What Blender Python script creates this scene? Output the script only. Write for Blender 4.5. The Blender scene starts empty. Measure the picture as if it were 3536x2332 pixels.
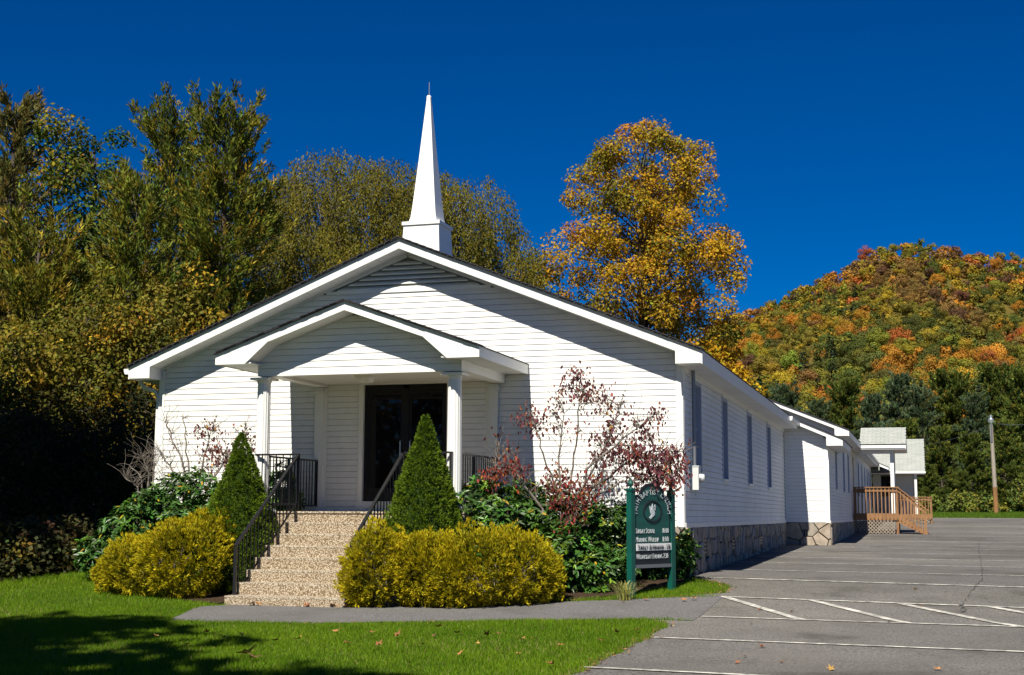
import bpy, math, random
import numpy as np
from mathutils import Matrix, Vector

random.seed(7)
RNG = np.random.default_rng(11)
scene = bpy.context.scene
COL = scene.collection

# ------------------------------------------------------------------ camera
F_PX, YAW, PITCH, ROLL = 4707.84, 0.2913, 0.1291, 0.0043
CAM = np.array([3.7207, -22.131, 0.1797])
def _axes():
    cy, sy, cp, sp = math.cos(YAW), math.sin(YAW), math.cos(PITCH), math.sin(PITCH)
    fw = np.array([-sy * cp, cy * cp, sp]); r = np.array([cy, sy, 0.0]); u = np.cross(r, fw)
    cr, sr = math.cos(ROLL), math.sin(ROLL)
    return r * cr + u * sr, -r * sr + u * cr, fw
AX_R, AX_U, AX_F = _axes()
def at(px, py, Y):
    """world point on the vertical plane y=Y seen at pixel (px,py) of a 2378 px wide picture"""
    k = 1.48696
    d = AX_R * ((px * k - 1768) / F_PX) - AX_U * ((py * k - 1166) / F_PX) + AX_F
    return CAM + d * ((Y - CAM[1]) / d[1])
cam_d = bpy.data.cameras.new('camera'); cam = bpy.data.objects.new('camera', cam_d); COL.objects.link(cam)
m = Matrix.Identity(4)
for i in range(3):
    m[i][0], m[i][1], m[i][2], m[i][3] = AX_R[i], AX_U[i], -AX_F[i], CAM[i]
cam.matrix_world = m
cam_d.sensor_width = 36.0; cam_d.lens = F_PX / 3536 * 36.0
cam_d.clip_start = 0.1; cam_d.clip_end = 6000
scene.camera = cam

# ------------------------------------------------------------------ light
SUN_TO = np.array([-0.055, -0.88, 1.0]); SUN_TO /= np.linalg.norm(SUN_TO)
elev = math.asin(SUN_TO[2]); rot = math.atan2(SUN_TO[0], SUN_TO[1])
world = bpy.data.worlds.new('World'); scene.world = world; world.use_nodes = True
nt = world.node_tree; nt.nodes.clear()
sky = nt.nodes.new('ShaderNodeTexSky'); sky.sky_type = 'NISHITA'; sky.sun_disc = False
sky.sun_elevation = elev; sky.sun_rotation = rot
sky.altitude = 2500; sky.air_density = 1.0; sky.dust_density = 0.03; sky.ozone_density = 6.0
bg = nt.nodes.new('ShaderNodeBackground'); bg.inputs['Strength'].default_value = 0.052
wo = nt.nodes.new('ShaderNodeOutputWorld')
hs = nt.nodes.new('ShaderNodeHueSaturation'); hs.inputs['Hue'].default_value = 0.512; hs.inputs['Saturation'].default_value = 1.42; hs.inputs['Value'].default_value = 0.93
nt.links.new(sky.outputs[0], hs.inputs['Color']); nt.links.new(hs.outputs[0], bg.inputs['Color']); nt.links.new(bg.outputs[0], wo.inputs[0])
sun_d = bpy.data.lights.new('sun', 'SUN'); sun_d.energy = 5.0; sun_d.angle = math.radians(0.5); sun_d.color = (1.0, 0.94, 0.82)
sun = bpy.data.objects.new('sun', sun_d); COL.objects.link(sun)
sun.rotation_euler = Vector(-SUN_TO).to_track_quat('-Z', 'Y').to_euler(); sun.location = (-5, -60, 60)
vs = scene.view_settings; vs.view_transform = 'Standard'; vs.look = 'None'; vs.gamma = 1.0; vs.use_curve_mapping = False
vs.exposure = 0.6
try:
    scene.cycles.use_denoising = True
    scene.cycles.max_bounces = 6; scene.cycles.diffuse_bounces = 2; scene.cycles.transparent_max_bounces = 8
    scene.cycles.sample_clamp_indirect = 6
except Exception: pass

# ------------------------------------------------------------------ materials
def mat(name, color, rough=0.7, spec=0.3, metal=0.0):
    mt = bpy.data.materials.new(name); mt.use_nodes = True
    b = mt.node_tree.nodes['Principled BSDF']
    b.inputs['Base Color'].default_value = (*color, 1); b.inputs['Roughness'].default_value = rough
    b.inputs['Specular IOR Level'].default_value = spec; b.inputs['Metallic'].default_value = metal
    return mt
def noisy(name, c1, c2, scale=5.0, detail=4.0, rough=0.75, spec=0.25, bump=0.0, bscale=None, mapping=None, c3=None, s3=0.6, lo=0.35, hi=0.65, stain=None):
    """principled surface whose colour wanders between c1 and c2 (object space noise), optional third large-scale colour and bump"""
    mt = mat(name, c1, rough, spec); t = mt.node_tree; b = t.nodes['Principled BSDF']
    tc = t.nodes.new('ShaderNodeTexCoord'); geo = t.nodes.new('ShaderNodeNewGeometry')
    src = geo.outputs['Position']
    if mapping:
        mp = t.nodes.new('ShaderNodeMapping'); mp.inputs['Scale'].default_value = mapping
        t.links.new(src, mp.inputs['Vector']); src = mp.outputs[0]
    n = t.nodes.new('ShaderNodeTexNoise'); n.inputs['Scale'].default_value = scale; n.inputs['Detail'].default_value = detail
    t.links.new(src, n.inputs['Vector'])
    r = t.nodes.new('ShaderNodeValToRGB'); e = r.color_ramp.elements
    e[0].position = lo; e[1].position = hi; e[0].color = (*c1, 1); e[1].color = (*c2, 1)
    t.links.new(n.outputs['Fac'], r.inputs[0]); out = r.outputs[0]
    if c3 is not None:
        n3 = t.nodes.new('ShaderNodeTexNoise'); n3.inputs['Scale'].default_value = s3; n3.inputs['Detail'].default_value = 5
        t.links.new(src, n3.inputs['Vector'])
        r3 = t.nodes.new('ShaderNodeValToRGB'); r3.color_ramp.elements[0].position = 0.48; r3.color_ramp.elements[1].position = 0.72; r3.color_ramp.elements[1].color = (.6, .6, .6, 1)
        t.links.new(n3.outputs['Fac'], r3.inputs[0])
        mx = t.nodes.new('ShaderNodeMixRGB'); mx.inputs[2].default_value = (*c3, 1)
        t.links.new(r3.outputs[0], mx.inputs[0]); t.links.new(out, mx.inputs[1]); out = mx.outputs[0]
    if stain:
        for sc, amt, p0, p1 in stain:
            ns = t.nodes.new('ShaderNodeTexNoise'); ns.inputs['Scale'].default_value = sc; ns.inputs['Detail'].default_value = 6; ns.inputs['Roughness'].default_value = .62
            t.links.new(src, ns.inputs['Vector']); rs_ = t.nodes.new('ShaderNodeValToRGB'); rs_.color_ramp.elements[0].position = p0; rs_.color_ramp.elements[1].position = p1
            rs_.color_ramp.elements[0].color = (1, 1, 1, 1); rs_.color_ramp.elements[1].color = (amt, amt, amt * .97, 1); t.links.new(ns.outputs['Fac'], rs_.inputs[0])
            mm = t.nodes.new('ShaderNodeMixRGB'); mm.blend_type = 'MULTIPLY'; mm.inputs[0].default_value = 1; t.links.new(out, mm.inputs[1]); t.links.new(rs_.outputs[0], mm.inputs[2]); out = mm.outputs[0]
    t.links.new(out, b.inputs['Base Color'])
    if bump:
        nb = t.nodes.new('ShaderNodeTexNoise'); nb.inputs['Scale'].default_value = bscale or scale * 3; nb.inputs['Detail'].default_value = 3
        t.links.new(src, nb.inputs['Vector'])
        bp = t.nodes.new('ShaderNodeBump'); bp.inputs['Strength'].default_value = bump; bp.inputs['Distance'].default_value = 0.02
        t.links.new(nb.outputs['Fac'], bp.inputs['Height']); t.links.new(bp.outputs[0], b.inputs['Normal'])
    return mt
def pebble(name, pale=False):
    mt = mat(name, (.5, .4, .3), 0.8, 0.2); t = mt.node_tree; b = t.nodes['Principled BSDF']
    geo = t.nodes.new('ShaderNodeNewGeometry'); v = t.nodes.new('ShaderNodeTexVoronoi'); v.inputs['Scale'].default_value = 55
    t.links.new(geo.outputs['Position'], v.inputs['Vector'])
    sep = t.nodes.new('ShaderNodeSeparateColor'); t.links.new(v.outputs['Color'], sep.inputs[0])
    r = t.nodes.new('ShaderNodeValToRGB'); r.color_ramp.interpolation = 'LINEAR'
    cols = [(0, (.27, .20, .14)), (.2, (.50, .40, .27)), (.4, (.40, .32, .24)), (.55, (.64, .55, .41)), (.75, (.47, .39, .30)), (.9, (.72, .65, .53)), (1, (.36, .33, .30))]
    cols = [(p_, tuple(x * .6 + .4 * y_ for x, y_ in zip(c_, (.50, .415, .30)))) for p_, c_ in cols]
    if pale: cols = [(p_, tuple(x * .35 + .40 * y_ for x, y_ in zip(c_, (1, .9, .74)))) for p_, c_ in cols]
    el = r.color_ramp.elements
    el[0].position = 0; el[0].color = (*cols[0][1], 1); el[1].position = 1; el[1].color = (*cols[-1][1], 1)
    for p_, c_ in cols[1:-1]:
        e = el.new(p_); e.color = (*c_, 1)
    t.links.new(sep.outputs[0], r.inputs[0])
    r2 = t.nodes.new('ShaderNodeValToRGB'); r2.color_ramp.elements[0].position = .35; r2.color_ramp.elements[1].position = .62
    r2.color_ramp.elements[0].color = (1, 1, 1, 1); r2.color_ramp.elements[1].color = (.35, .3, .24, 1)
    t.links.new(v.outputs['Distance'], r2.inputs[0])
    mx = t.nodes.new('ShaderNodeMixRGB'); mx.blend_type = 'MULTIPLY'; mx.inputs[0].default_value = 1
    t.links.new(r.outputs[0], mx.inputs[1]); t.links.new(r2.outputs[0], mx.inputs[2]); t.links.new(mx.outputs[0], b.inputs['Base Color'])
    bp = t.nodes.new('ShaderNodeBump'); bp.inputs['Strength'].default_value = .6; bp.inputs['Distance'].default_value = .01; bp.invert = True
    t.links.new(v.outputs['Distance'], bp.inputs['Height']); t.links.new(bp.outputs[0], b.inputs['Normal'])
    return mt
def leafmat(name, rough=0.65, spec=0.15, trans=0.3, objcol=False):
    mt = bpy.data.materials.new(name); mt.use_nodes = True; t = mt.node_tree
    b = t.nodes['Principled BSDF']; out = t.nodes['Material Output']
    b.inputs['Roughness'].default_value = rough; b.inputs['Specular IOR Level'].default_value = spec
    at_ = t.nodes.new('ShaderNodeAttribute'); at_.attribute_name = 'Col'; c = at_.outputs['Color']
    if objcol:
        oi = t.nodes.new('ShaderNodeObjectInfo'); mx = t.nodes.new('ShaderNodeMixRGB'); mx.blend_type = 'MULTIPLY'; mx.inputs[0].default_value = 1
        t.links.new(c, mx.inputs[1]); t.links.new(oi.outputs['Color'], mx.inputs[2]); c = mx.outputs[0]
    t.links.new(c, b.inputs['Base Color'])
    tr = t.nodes.new('ShaderNodeBsdfTranslucent'); t.links.new(c, tr.inputs['Color'])
    ms = t.nodes.new('ShaderNodeMixShader'); ms.inputs[0].default_value = trans
    t.links.new(b.outputs[0], ms.inputs[1]); t.links.new(tr.outputs[0], ms.inputs[2]); t.links.new(ms.outputs[0], out.inputs[0])
    return mt
def glassmat(name, c, rough=0.03):
    mt = mat(name, c, rough, 0.6); return mt

MT = dict(
    siding=noisy('white_vinyl_siding', (.82, .82, .80), (.77, .77, .75), 1.3, 5, .5, .3, c3=(.72, .71, .68), s3=.35, stain=((5, .90, .52, .75), (.6, .94, .5, .65))),
    trim=noisy('white_trim', (.80, .80, .77), (.76, .76, .73), 2.0, 3, .45, .35),
    soffit=noisy('white_soffit', (.76, .76, .74), (.70, .70, .68), 2.0, 3, .5, .3),
    steeple=noisy('white_steeple', (.82, .82, .80), (.79, .79, .77), 2.0, 3, .4, .35),
    backing=mat('wall_backing', (.30, .30, .30), .9),
    shingle=noisy('charcoal_shingle', (.025, .025, .03), (.055, .053, .06), 30, 3, .85, .2, bump=.4),
    lshingle=[noisy('pale_shingle_%s' % n, c, tuple(x * .85 for x in c), 25, 3, .85, .2) for n, c in
              (('a', (.40, .42, .39)), ('b', (.38, .40, .375)), ('c', (.425, .44, .41)))],
    black=mat('black_iron', (.012, .012, .014), .38, .5),
    doorframe=mat('bronze_door_frame', (.007, .006, .009), .45, .3),
    doorglass=mat('dark_door_glass', (.004, .004, .006), .02, .25),
    pane=glassmat('window_pane', (.05, .07, .12), .08),
    winframe=noisy('slate_blue_frame', (.33, .38, .50), (.29, .34, .45), 3, 3, .45, .3),
    pebble=pebble('exposed_aggregate'), tread=pebble('pale_tread_edge', True),  # treads and landing slab use a paler mix of the aggregate
    asphalt=noisy('worn_asphalt', (.055, .052, .050), (.235, .222, .210), 42, 6, .9, .15, bump=.5, bscale=110, c3=(.150, .140, .130), s3=.45, lo=.28, hi=.72, stain=((.22, .72, .42, .60), (.9, .72, .58, .68), (3.1, .5, .69, .76), (.13, 1.28, .45, .58))),
    path=noisy('walk_asphalt', (.065, .063, .063), (.238, .230, .224), 45, 6, .9, .15, bump=.5, bscale=110, c3=(.165, .16, .158), s3=.8, lo=.28, hi=.72, stain=((.8, .80, .5, .66), (2.7, .65, .66, .76))),
    crack=noisy('tar_crack', (.085, .082, .077), (.135, .13, .12), 14, 3, .85, .2),
    soil=noisy('lawn_soil', (.045, .085, .008), (.075, .12, .010), 6, 5, .95, .1, bump=.6, bscale=60, c3=(.075, .10, .02), s3=.35),
    mulch=noisy('bed_mulch', (.035, .022, .014), (.075, .05, .03), 30, 4, .95, .1, bump=.8),
    bark=noisy('bark', (.055, .042, .032), (.12, .10, .08), 8, 5, .9, .15, bump=.5),
    palebark=noisy('pale_bark', (.16, .14, .12), (.27, .24, .20), 9, 5, .85, .15, bump=.4),
    twig=noisy('grey_twig', (.13, .11, .095), (.24, .21, .18), 12, 4, .85, .15),
    stone=[noisy('fieldstone_' + n, c, tuple(x * .72 for x in c), 6, 5, .85, .2, bump=.5) for n, c in
           (('a', (.40, .33, .26)), ('b', (.33, .29, .24)), ('c', (.44, .34, .24)), ('d', (.27, .24, .22)), ('e', (.36, .33, .29)))],
    mortar=noisy('dark_mortar', (.045, .035, .027), (.085, .07, .055), 14, 4, .95, .1),
    deck=noisy('treated_lumber', (.31, .165, .075), (.20, .105, .050), 3, 5, .7, .25, mapping=(6, 6, 1.2)),
    deckgrey=noisy('weathered_lattice', (.30, .25, .19), (.22, .18, .14), 5, 4, .8, .2),
    sign=noisy('dark_green_panel', (.013, .092, .076), (.009, .060, .050), 1.2, 5, .45, .4, mapping=(1, 1, 9)),
    post=noisy('green_post_paint', (.004, .082, .062), (.006, .066, .052), 4, 4, .35, .45),
    signblack=mat('dark_sign_strip', (.012, .016, .020), .45, .4),
    letter=mat('silver_letter', (.56, .60, .62), .5, .3),
    letterblack=mat('black_letter', (.015, .015, .015), .5, .3),
    whitestrip=noisy('white_sign_strip', (.86, .86, .84), (.76, .76, .74), 12, 4, .5, .3),
    line=noisy('parking_paint', (.66, .64, .57), (.30, .285, .26), 9, 6, .85, .2, c3=(.135, .13, .12), s3=2.2, lo=.40, hi=.62),
    meter=noisy('grey_meter_box', (.62, .64, .62), (.55, .57, .55), 3, 3, .45, .4),
    conduit=mat('grey_conduit', (.22, .23, .25), .4, .5, .5),
    steel=mat('galvanised_steel', (.55, .57, .58), .35, .5, .8),
    polebutt=noisy('stained_pole_butt', (.30, .15, .06), (.20, .11, .05), 2, 5, .85, .15, mapping=(8, 8, .6)),
    polewood=noisy('weathered_pole', (.36, .32, .27), (.25, .21, .17), 2, 5, .85, .15, mapping=(8, 8, .6)),
    lampglass=glassmat('lamp_glass', (.55, .58, .58), .1),
    leaf=leafmat('foliage', .65, .16, .3), glossleaf=leafmat('glossy_foliage', .42, .40, .15),
    grassleaf=leafmat('grass_blade', .6, .15, .35), hillleaf=leafmat('hill_foliage', .7, .15, .2, True),
    deadleaf=[noisy('dry_leaf_' + n, c, tuple(x * .6 for x in c), 20, 3, .7, .25) for n, c in
              (('a', (.42, .20, .07)), ('b', (.30, .12, .05)), ('c', (.50, .30, .08)), ('d', (.20, .10, .05)))],
    housewall=noisy('house_wall', (.62, .60, .54), (.56, .54, .48), 1, 3, .7, .2),
    houseroof=noisy('house_roof', (.22, .22, .23), (.17, .17, .18), 5, 3, .85, .15),
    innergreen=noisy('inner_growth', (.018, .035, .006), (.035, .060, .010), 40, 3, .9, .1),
    hill=noisy('forest_floor', (.075, .07, .018), (.13, .09, .02), .08, 6, .95, .1),
)

# ------------------------------------------------------------------ building helpers
ORIGIN = {}
def thing(name, label, cat, loc=(0, 0, 0), group=None):
    o = bpy.data.objects.new(name, None); COL.objects.link(o); o.empty_display_size = .3
    o.location = loc; ORIGIN[o] = np.array(loc, float)
    o['label'] = label; o['category'] = cat
    if group: o['group'] = group
    return o
def org(o):
    return ORIGIN[o] if o in ORIGIN else (org(o.parent) if o is not None and o.parent else np.zeros(3))
def link(name, me, parent=None):
    o = bpy.data.objects.new(name, me); COL.objects.link(o)
    if parent is not None: o.parent = parent
    return o
class MB:
    def __init__(s): s.v = []; s.f = []
    def add(s, vs_, fs_):
        b = len(s.v); s.v += [tuple(map(float, x)) for x in vs_]; s.f += [tuple(b + i for i in f) for f in fs_]; return s
    def box(s, x0, x1, y0, y1, z0, z1):
        return s.add([(x0, y0, z0), (x1, y0, z0), (x1, y1, z0), (x0, y1, z0), (x0, y0, z1), (x1, y0, z1), (x1, y1, z1), (x0, y1, z1)],
                     [(3, 2, 1, 0), (4, 5, 6, 7), (0, 1, 5, 4), (1, 2, 6, 5), (2, 3, 7, 6), (3, 0, 4, 7)])
    def bar(s, a, b, w, h, up=(0, 0, 1)):
        a = np.array(a, float); b = np.array(b, float); d = b - a; L = np.linalg.norm(d); d = d / L
        u = np.array(up, float); r = np.cross(d, u); n = np.linalg.norm(r)
        if n < 1e-6: r = np.cross(d, (1, 0, 0)); n = np.linalg.norm(r)
        r /= n; u = np.cross(r, d); q = []
        for e in (a, b):
            for i, j in ((-1, -1), (1, -1), (1, 1), (-1, 1)): q.append(e + r * w / 2 * i + u * h / 2 * j)
        return s.add(q, [(3, 2, 1, 0), (4, 5, 6, 7), (0, 1, 5, 4), (1, 2, 6, 5), (2, 3, 7, 6), (3, 0, 4, 7)])
    def tube(s, pts, rad, n=6, cap=True):
        pts = [np.array(p_, float) for p_ in pts]; rings = []
        if not hasattr(rad, '__len__'): rad = [rad] * len(pts)
        for i, p_ in enumerate(pts):
            d = pts[min(i + 1, len(pts) - 1)] - pts[max(i - 1, 0)]; d /= (np.linalg.norm(d) + 1e-9)
            r = np.cross(d, (0, 0, 1)) if abs(d[2]) < .95 else np.cross(d, (1, 0, 0)); r /= np.linalg.norm(r); u = np.cross(r, d)
            rings.append([p_ + (r * math.cos(2 * math.pi * k / n) + u * math.sin(2 * math.pi * k / n)) * rad[i] for k in range(n)])
        vs_ = [q for g in rings for q in g]; fs_ = []
        for i in range(len(pts) - 1):
            for k in range(n): fs_.append((i * n + k, i * n + (k + 1) % n, (i + 1) * n + (k + 1) % n, (i + 1) * n + k))
        if cap: fs_ += [tuple(range(n))[::-1], tuple((len(pts) - 1) * n + k for k in range(n))]
        return s.add(vs_, fs_)
    def lathe(s, c, prof, n=16):
        vs_ = [(c[0] + r * math.cos(2 * math.pi * k / n), c[1] + r * math.sin(2 * math.pi * k / n), c[2] + z) for r, z in prof for k in range(n)]
        fs_ = [(i * n + k, i * n + (k + 1) % n, (i + 1) * n + (k + 1) % n, (i + 1) * n + k) for i in range(len(prof) - 1) for k in range(n)]
        fs_ += [tuple(range(n))[::-1], tuple((len(prof) - 1) * n + k for k in range(n))]
        return s.add(vs_, fs_)
    def prism(s, poly, fn, d0, d1):
        """poly in (u,v); fn(u,v,d)->world; extruded from d0 to d1"""
        n = len(poly); vs_ = [fn(u, v, d0) for u, v in poly] + [fn(u, v, d1) for u, v in poly]
        return s.add(vs_, [tuple(range(n))[::-1], tuple(range(n, 2 * n))] + [(i, (i + 1) % n, n + (i + 1) % n, n + i) for i in range(n)])
    def build(s, name, m_, parent=None, smooth=False):
        me = bpy.data.meshes.new(name); o_ = org(parent) if parent is not None else np.zeros(3)
        me.from_pydata([(x - o_[0], y - o_[1], z - o_[2]) for x, y, z in s.v], [], s.f)
        if isinstance(m_, (list, tuple)): m_ = random.choice(m_)
        me.materials.append(m_); me.update()
        if smooth: me.shade_smooth()
        return link(name, me, parent)
def tag(o, label=None, cat=None, group=None, kind=None):
    if label: o['label'] = label
    if cat: o['category'] = cat
    if group: o['group'] = group
    if kind: o['kind'] = kind
    return o
def front(y0): return lambda u, v, d: (u, y0 - d, v)            # wall facing the camera (-y)
def right(x0): return lambda u, v, d: (x0 + d, u, v)            # wall facing +x

EXPO = .1016
def boards(parent, fn, z0, z1, umin, umax, openings=(), seams=None, m_=None, flip=False, proud=.013, rnd=None):
    """lap siding: each board is its own wedge shaped mesh; umin/umax are functions of z; openings (u0,u1,za,zb)"""
    m_ = m_ or MT['siding']; k = 0; z = z0
    while z < z1 - .005:
        zt = min(z + EXPO, z1); segs = [(umin, umax)]
        cuts = []
        zc = (z + zt) / 2
        a, b = umin(zc), umax(zc)
        parts = [(a, b)]
        for (oa, ob, za, zb) in openings:
            if za < zc < zb:
                parts = [q for (p0, p1) in parts for q in ((p0, min(p1, oa)), (max(p0, ob), p1)) if q[1] - q[0] > .01]
        if seams:
            out = []
            for p0, p1 in parts:
                c = p0; first = True
                while p1 - c > seams * 1.3:
                    w = seams * random.uniform(.35 if first else .8, 1.1); out.append((c, c + w)); c += w + .003; first = False
                out.append((c, p1))
            parts = out
        for p0, p1 in parts:
            aL = umin(z) if abs(p0 - a) < 1e-6 else p0; aR = umax(z) if abs(p1 - b) < 1e-6 else p1
            tL = umin(zt) if abs(p0 - a) < 1e-6 else p0; tR = umax(zt) if abs(p1 - b) < 1e-6 else p1
            if aR - aL < .02: continue
            if tR < tL: tL = tR = (tL + tR) / 2
            j = random.uniform(-.0015, .0015) if seams else 0
            pr = proud + j + (random.uniform(0, .004) if rnd else 0)
            mb = MB()
            zq = zt - .005
            q = [fn(aL, z, pr), fn(aR, z, pr), fn(tR, zq, .003), fn(tL, zq, .003), fn(aL, z, -.02), fn(aR, z, -.02), fn(tR, zq, -.02), fn(tL, zq, -.02)]
            mb.add(q, [(0, 1, 2, 3), (4, 5, 1, 0), (0, 3, 7, 4), (1, 5, 6, 2), (7, 3, 2, 6)])
            mb.build('siding_board', m_, parent)
        z = zt
def clip(poly, n, c):
    out = []
    for i in range(len(poly)):
        a, b = poly[i], poly[(i + 1) % len(poly)]; da = a[0] * n[0] + a[1] * n[1] - c; db = b[0] * n[0] + b[1] * n[1] - c
        if da <= 0: out.append(a)
        if (da < 0 < db) or (db < 0 < da):
            t = da / (da - db); out.append((a[0] + (b[0] - a[0]) * t, a[1] + (b[1] - a[1]) * t))
    return out
def stones(parent, fn, u0, u1, z0f, z1, cu=.46, cz=.30, holes=(), seed=1, cap=300):
    rg = random.Random(seed); seeds = []; nu = max(1, round((u1 - u0) / cu)); 
    zlo = min(z0f(u0), z0f(u1)); nz = max(1, round((z1 - zlo) / cz))
    for i in range(-1, nu + 1):
        for j in range(-1, nz + 1):
            seeds.append((u0 + (i + .5 + rg.uniform(-.42, .42) + (.25 if j % 2 else -.25)) * (u1 - u0) / nu, zlo + (j + .5 + rg.uniform(-.42, .42)) * (z1 - zlo) / nz))
    n = 0
    for k, s_ in enumerate(seeds):
        poly = [(u0, z0f(u0)), (u1, z0f(u1)), (u1, z1), (u0, z1)]
        for l, t_ in enumerate(seeds):
            if l == k or abs(t_[0] - s_[0]) > 1.3: continue
            nn = (t_[0] - s_[0], t_[1] - s_[1]); L = math.hypot(*nn)
            if L < 1e-6: continue
            nn = (nn[0] / L, nn[1] / L); c = (s_[0] + t_[0]) / 2 * nn[0] + (s_[1] + t_[1]) / 2 * nn[1]
            poly = clip(poly, nn, c - .012)
            if len(poly) < 3: break
        if len(poly) < 3: continue
        ar = abs(sum(poly[i][0] * poly[(i + 1) % len(poly)][1] - poly[(i + 1) % len(poly)][0] * poly[i][1] for i in range(len(poly)))) / 2
        if ar < .004: continue
        cx = sum(p_[0] for p_ in poly) / len(poly); cz_ = sum(p_[1] for p_ in poly) / len(poly)
        if any(h[0] < cx < h[1] and h[2] < cz_ < h[3] for h in holes): continue
        d = rg.uniform(.025, .07); N = len(poly)
        inner = [(cx + (a - cx) * .90, cz_ + (b - cz_) * .90) for a, b in poly]
        vs_ = [fn(a, b, -.01) for a, b in poly] + [fn(a, b, d * .75) for a, b in poly] + [fn(a, b, d + rg.uniform(-.006, .006)) for a, b in inner]
        fs_ = [tuple(range(2 * N, 3 * N))] + [(i, (i + 1) % N, N + (i + 1) % N, N + i) for i in range(N)] + [(N + i, N + (i + 1) % N, 2 * N + (i + 1) % N, 2 * N + i) for i in range(N)]
        if n < cap: MB().add(vs_, fs_).build('stone', MT['stone'], parent)
        n += 1

# ------------------------------------------------------------------ ground
GY = [-400, -60, -22, -12, -7, -4.4, 0, 17, 30, 60, 85, 110, 3000]; GZ = [-1.9, -1.75, -1.42, -1.28, -1.17, -1.1, -.82, -.635, -.47, 0, .36, 1.0, 1.0]
def gz(x, y):
    x = np.asarray(x, float); y = np.asarray(y, float)
    z = np.interp(y, GY, GZ)
    return z - .02 * np.clip(-12 - x, 0, 40) * (y < 30)
RX = [at(px, py, 600) for px, py in ((1700, 705), (1760, 685), (1830, 650), (1900, 630), (1960, 605), (2010, 572), (2060, 558), (2120, 552), (2180, 557), (2260, 575), (2310, 580), (2378, 592))]
RXx = [-420, -260, -140] + [float(p_[0]) for p_ in RX] + [130, 260, 420, 700]
RXz = [8, 25, 58] + [float(p_[2]) - (11 if i_ < 3 else 9 if i_ < 5 else 7.5) for i_, p_ in enumerate(RX)] + [96, 80, 95, 40]
def hz(x, y):
    x = np.asarray(x, float); y = np.asarray(y, float)
    s = np.clip((y - 110) / 490, 0, None); back = np.clip((y - 600) / 400, 0, 1)
    prof = np.where(s < 1, np.clip(s, 0, 1) ** 1.8, 1 - back * .8)
    return gz(x, y) + np.interp(x, RXx, RXz) * prof + 2.0 * np.sin(x * .045 + y * .02) * np.clip(s * 3, 0, 1) * (s < .9)
def grid(name, xs, ys, zf, m_, kind='structure'):
    X, Y = np.meshgrid(xs, ys); Z = zf(X, Y); nx, ny = len(xs), len(ys)
    v = np.stack([X.ravel(), Y.ravel(), Z.ravel()], 1)
    f = [(j * nx + i, j * nx + i + 1, (j + 1) * nx + i + 1, (j + 1) * nx + i) for j in range(ny - 1) for i in range(nx - 1)]
    me = bpy.data.meshes.new(name); me.from_pydata(v.tolist(), [], f); me.materials.append(m_); me.update(); me.shade_smooth()
    return tag(link(name, me), kind=kind)
grid('ground', np.concatenate([[-3000, -800, -200], np.linspace(-60, 60, 41), [200, 800, 3000]]),
     np.array([-400, -200, -60, -40, -30, -22, -18, -15, -12, -10, -8.5, -7, -6, -5, -4.4, -3, -1.5, 0, 4, 8, 12, 17, 22, 30, 40, 50, 60, 70, 85, 95, 110, 118.0]), gz, MT['soil'])
grid('wooded_hill', np.linspace(-900, 900, 121), np.concatenate([np.linspace(110, 700, 50), [800, 1000, 1400, 3000]]), lambda x, y: hz(x, y) - .02, MT['hill'])
def sheet(name, ys, lf, rf, dz, m_, nx=1, kind='structure', zf=gz):
    """a sheet over the ground between x=lf(y) and x=rf(y)"""
    v = []; f = []
    for y in ys:
        a, b = lf(y), rf(y)
        for i in range(nx + 1):
            x = a + (b - a) * i / nx; v.append((x, y, float(zf(x, y)) + dz))
    for j in range(len(ys) - 1):
        for i in range(nx): f.append((j * (nx + 1) + i, j * (nx + 1) + i + 1, (j + 1) * (nx + 1) + i + 1, (j + 1) * (nx + 1) + i))
    me = bpy.data.meshes.new(name); me.from_pydata(v, [], f); me.materials.append(m_); me.update()
    return tag(link(name, me), kind=kind)
def lf_lot(y):
    base = np.interp(y, [-60, -12, -10, -7, -5.6, -5.25, -5.0, -2.4, -1.9, -1.2, -.9, .02, .06, 16.9, 17.1, 60, 85], [.5, .66, .70, .76, .74, .62, .3, .3, .93, .90, .80, .22, -.02, -.02, 1.19, 1.19, 1.19])
    return float(base + .02 * math.sin(y * 5.1) + .014 * math.sin(y * 12.7 + 1)) if y < 0 else float(base)
YL = sorted(set(list(np.arange(-60, -12, 4)) + list(np.arange(-12, .01, .12)) + [.06, 4, 8, 12, 16.9, 17.1, 22, 30, 40, 50, 60, 66]))
lot = sheet('parking_lot', YL, lf_lot, lambda y: 70.0, .004, MT['asphalt'])
def pf(x): return float(np.interp(x, [-5.95, -5.4, -3.6, -.16, .5, .8], [-5.0, -6.72, -6.6, -5.18, -5.02, -5.05]) + .03 * math.sin(x * 4.3) + .015 * math.sin(x * 11))
def pb(x): return float(np.interp(x, [-5.95, -5.6, -4.0, -1.2, .95], [-4.95, -4.55, -4.45, -3.4, -2.3]) + .02 * math.sin(x * 5.3 + 1))
xs_p = list(np.arange(-5.95, .95, .15)) + [.95]
v = []; f = []
for i, x in enumerate(xs_p):
    a, b = pf(x), max(pb(x), pf(x) + .02)
    ys_ = [a + (b - a) * j / 6 for j in range(7)]
    v += [(x, y, float(gz(x, y)) + .009) for y in ys_]
f = [(i * 7 + j, (i + 1) * 7 + j, (i + 1) * 7 + j + 1, i * 7 + j + 1) for i in range(len(xs_p) - 1) for j in range(6)]
me = bpy.data.meshes.new('footpath'); me.from_pydata(v, [], f); me.materials.append(MT['path']); me.update(); tag(link('footpath', me), kind='structure')
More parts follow.
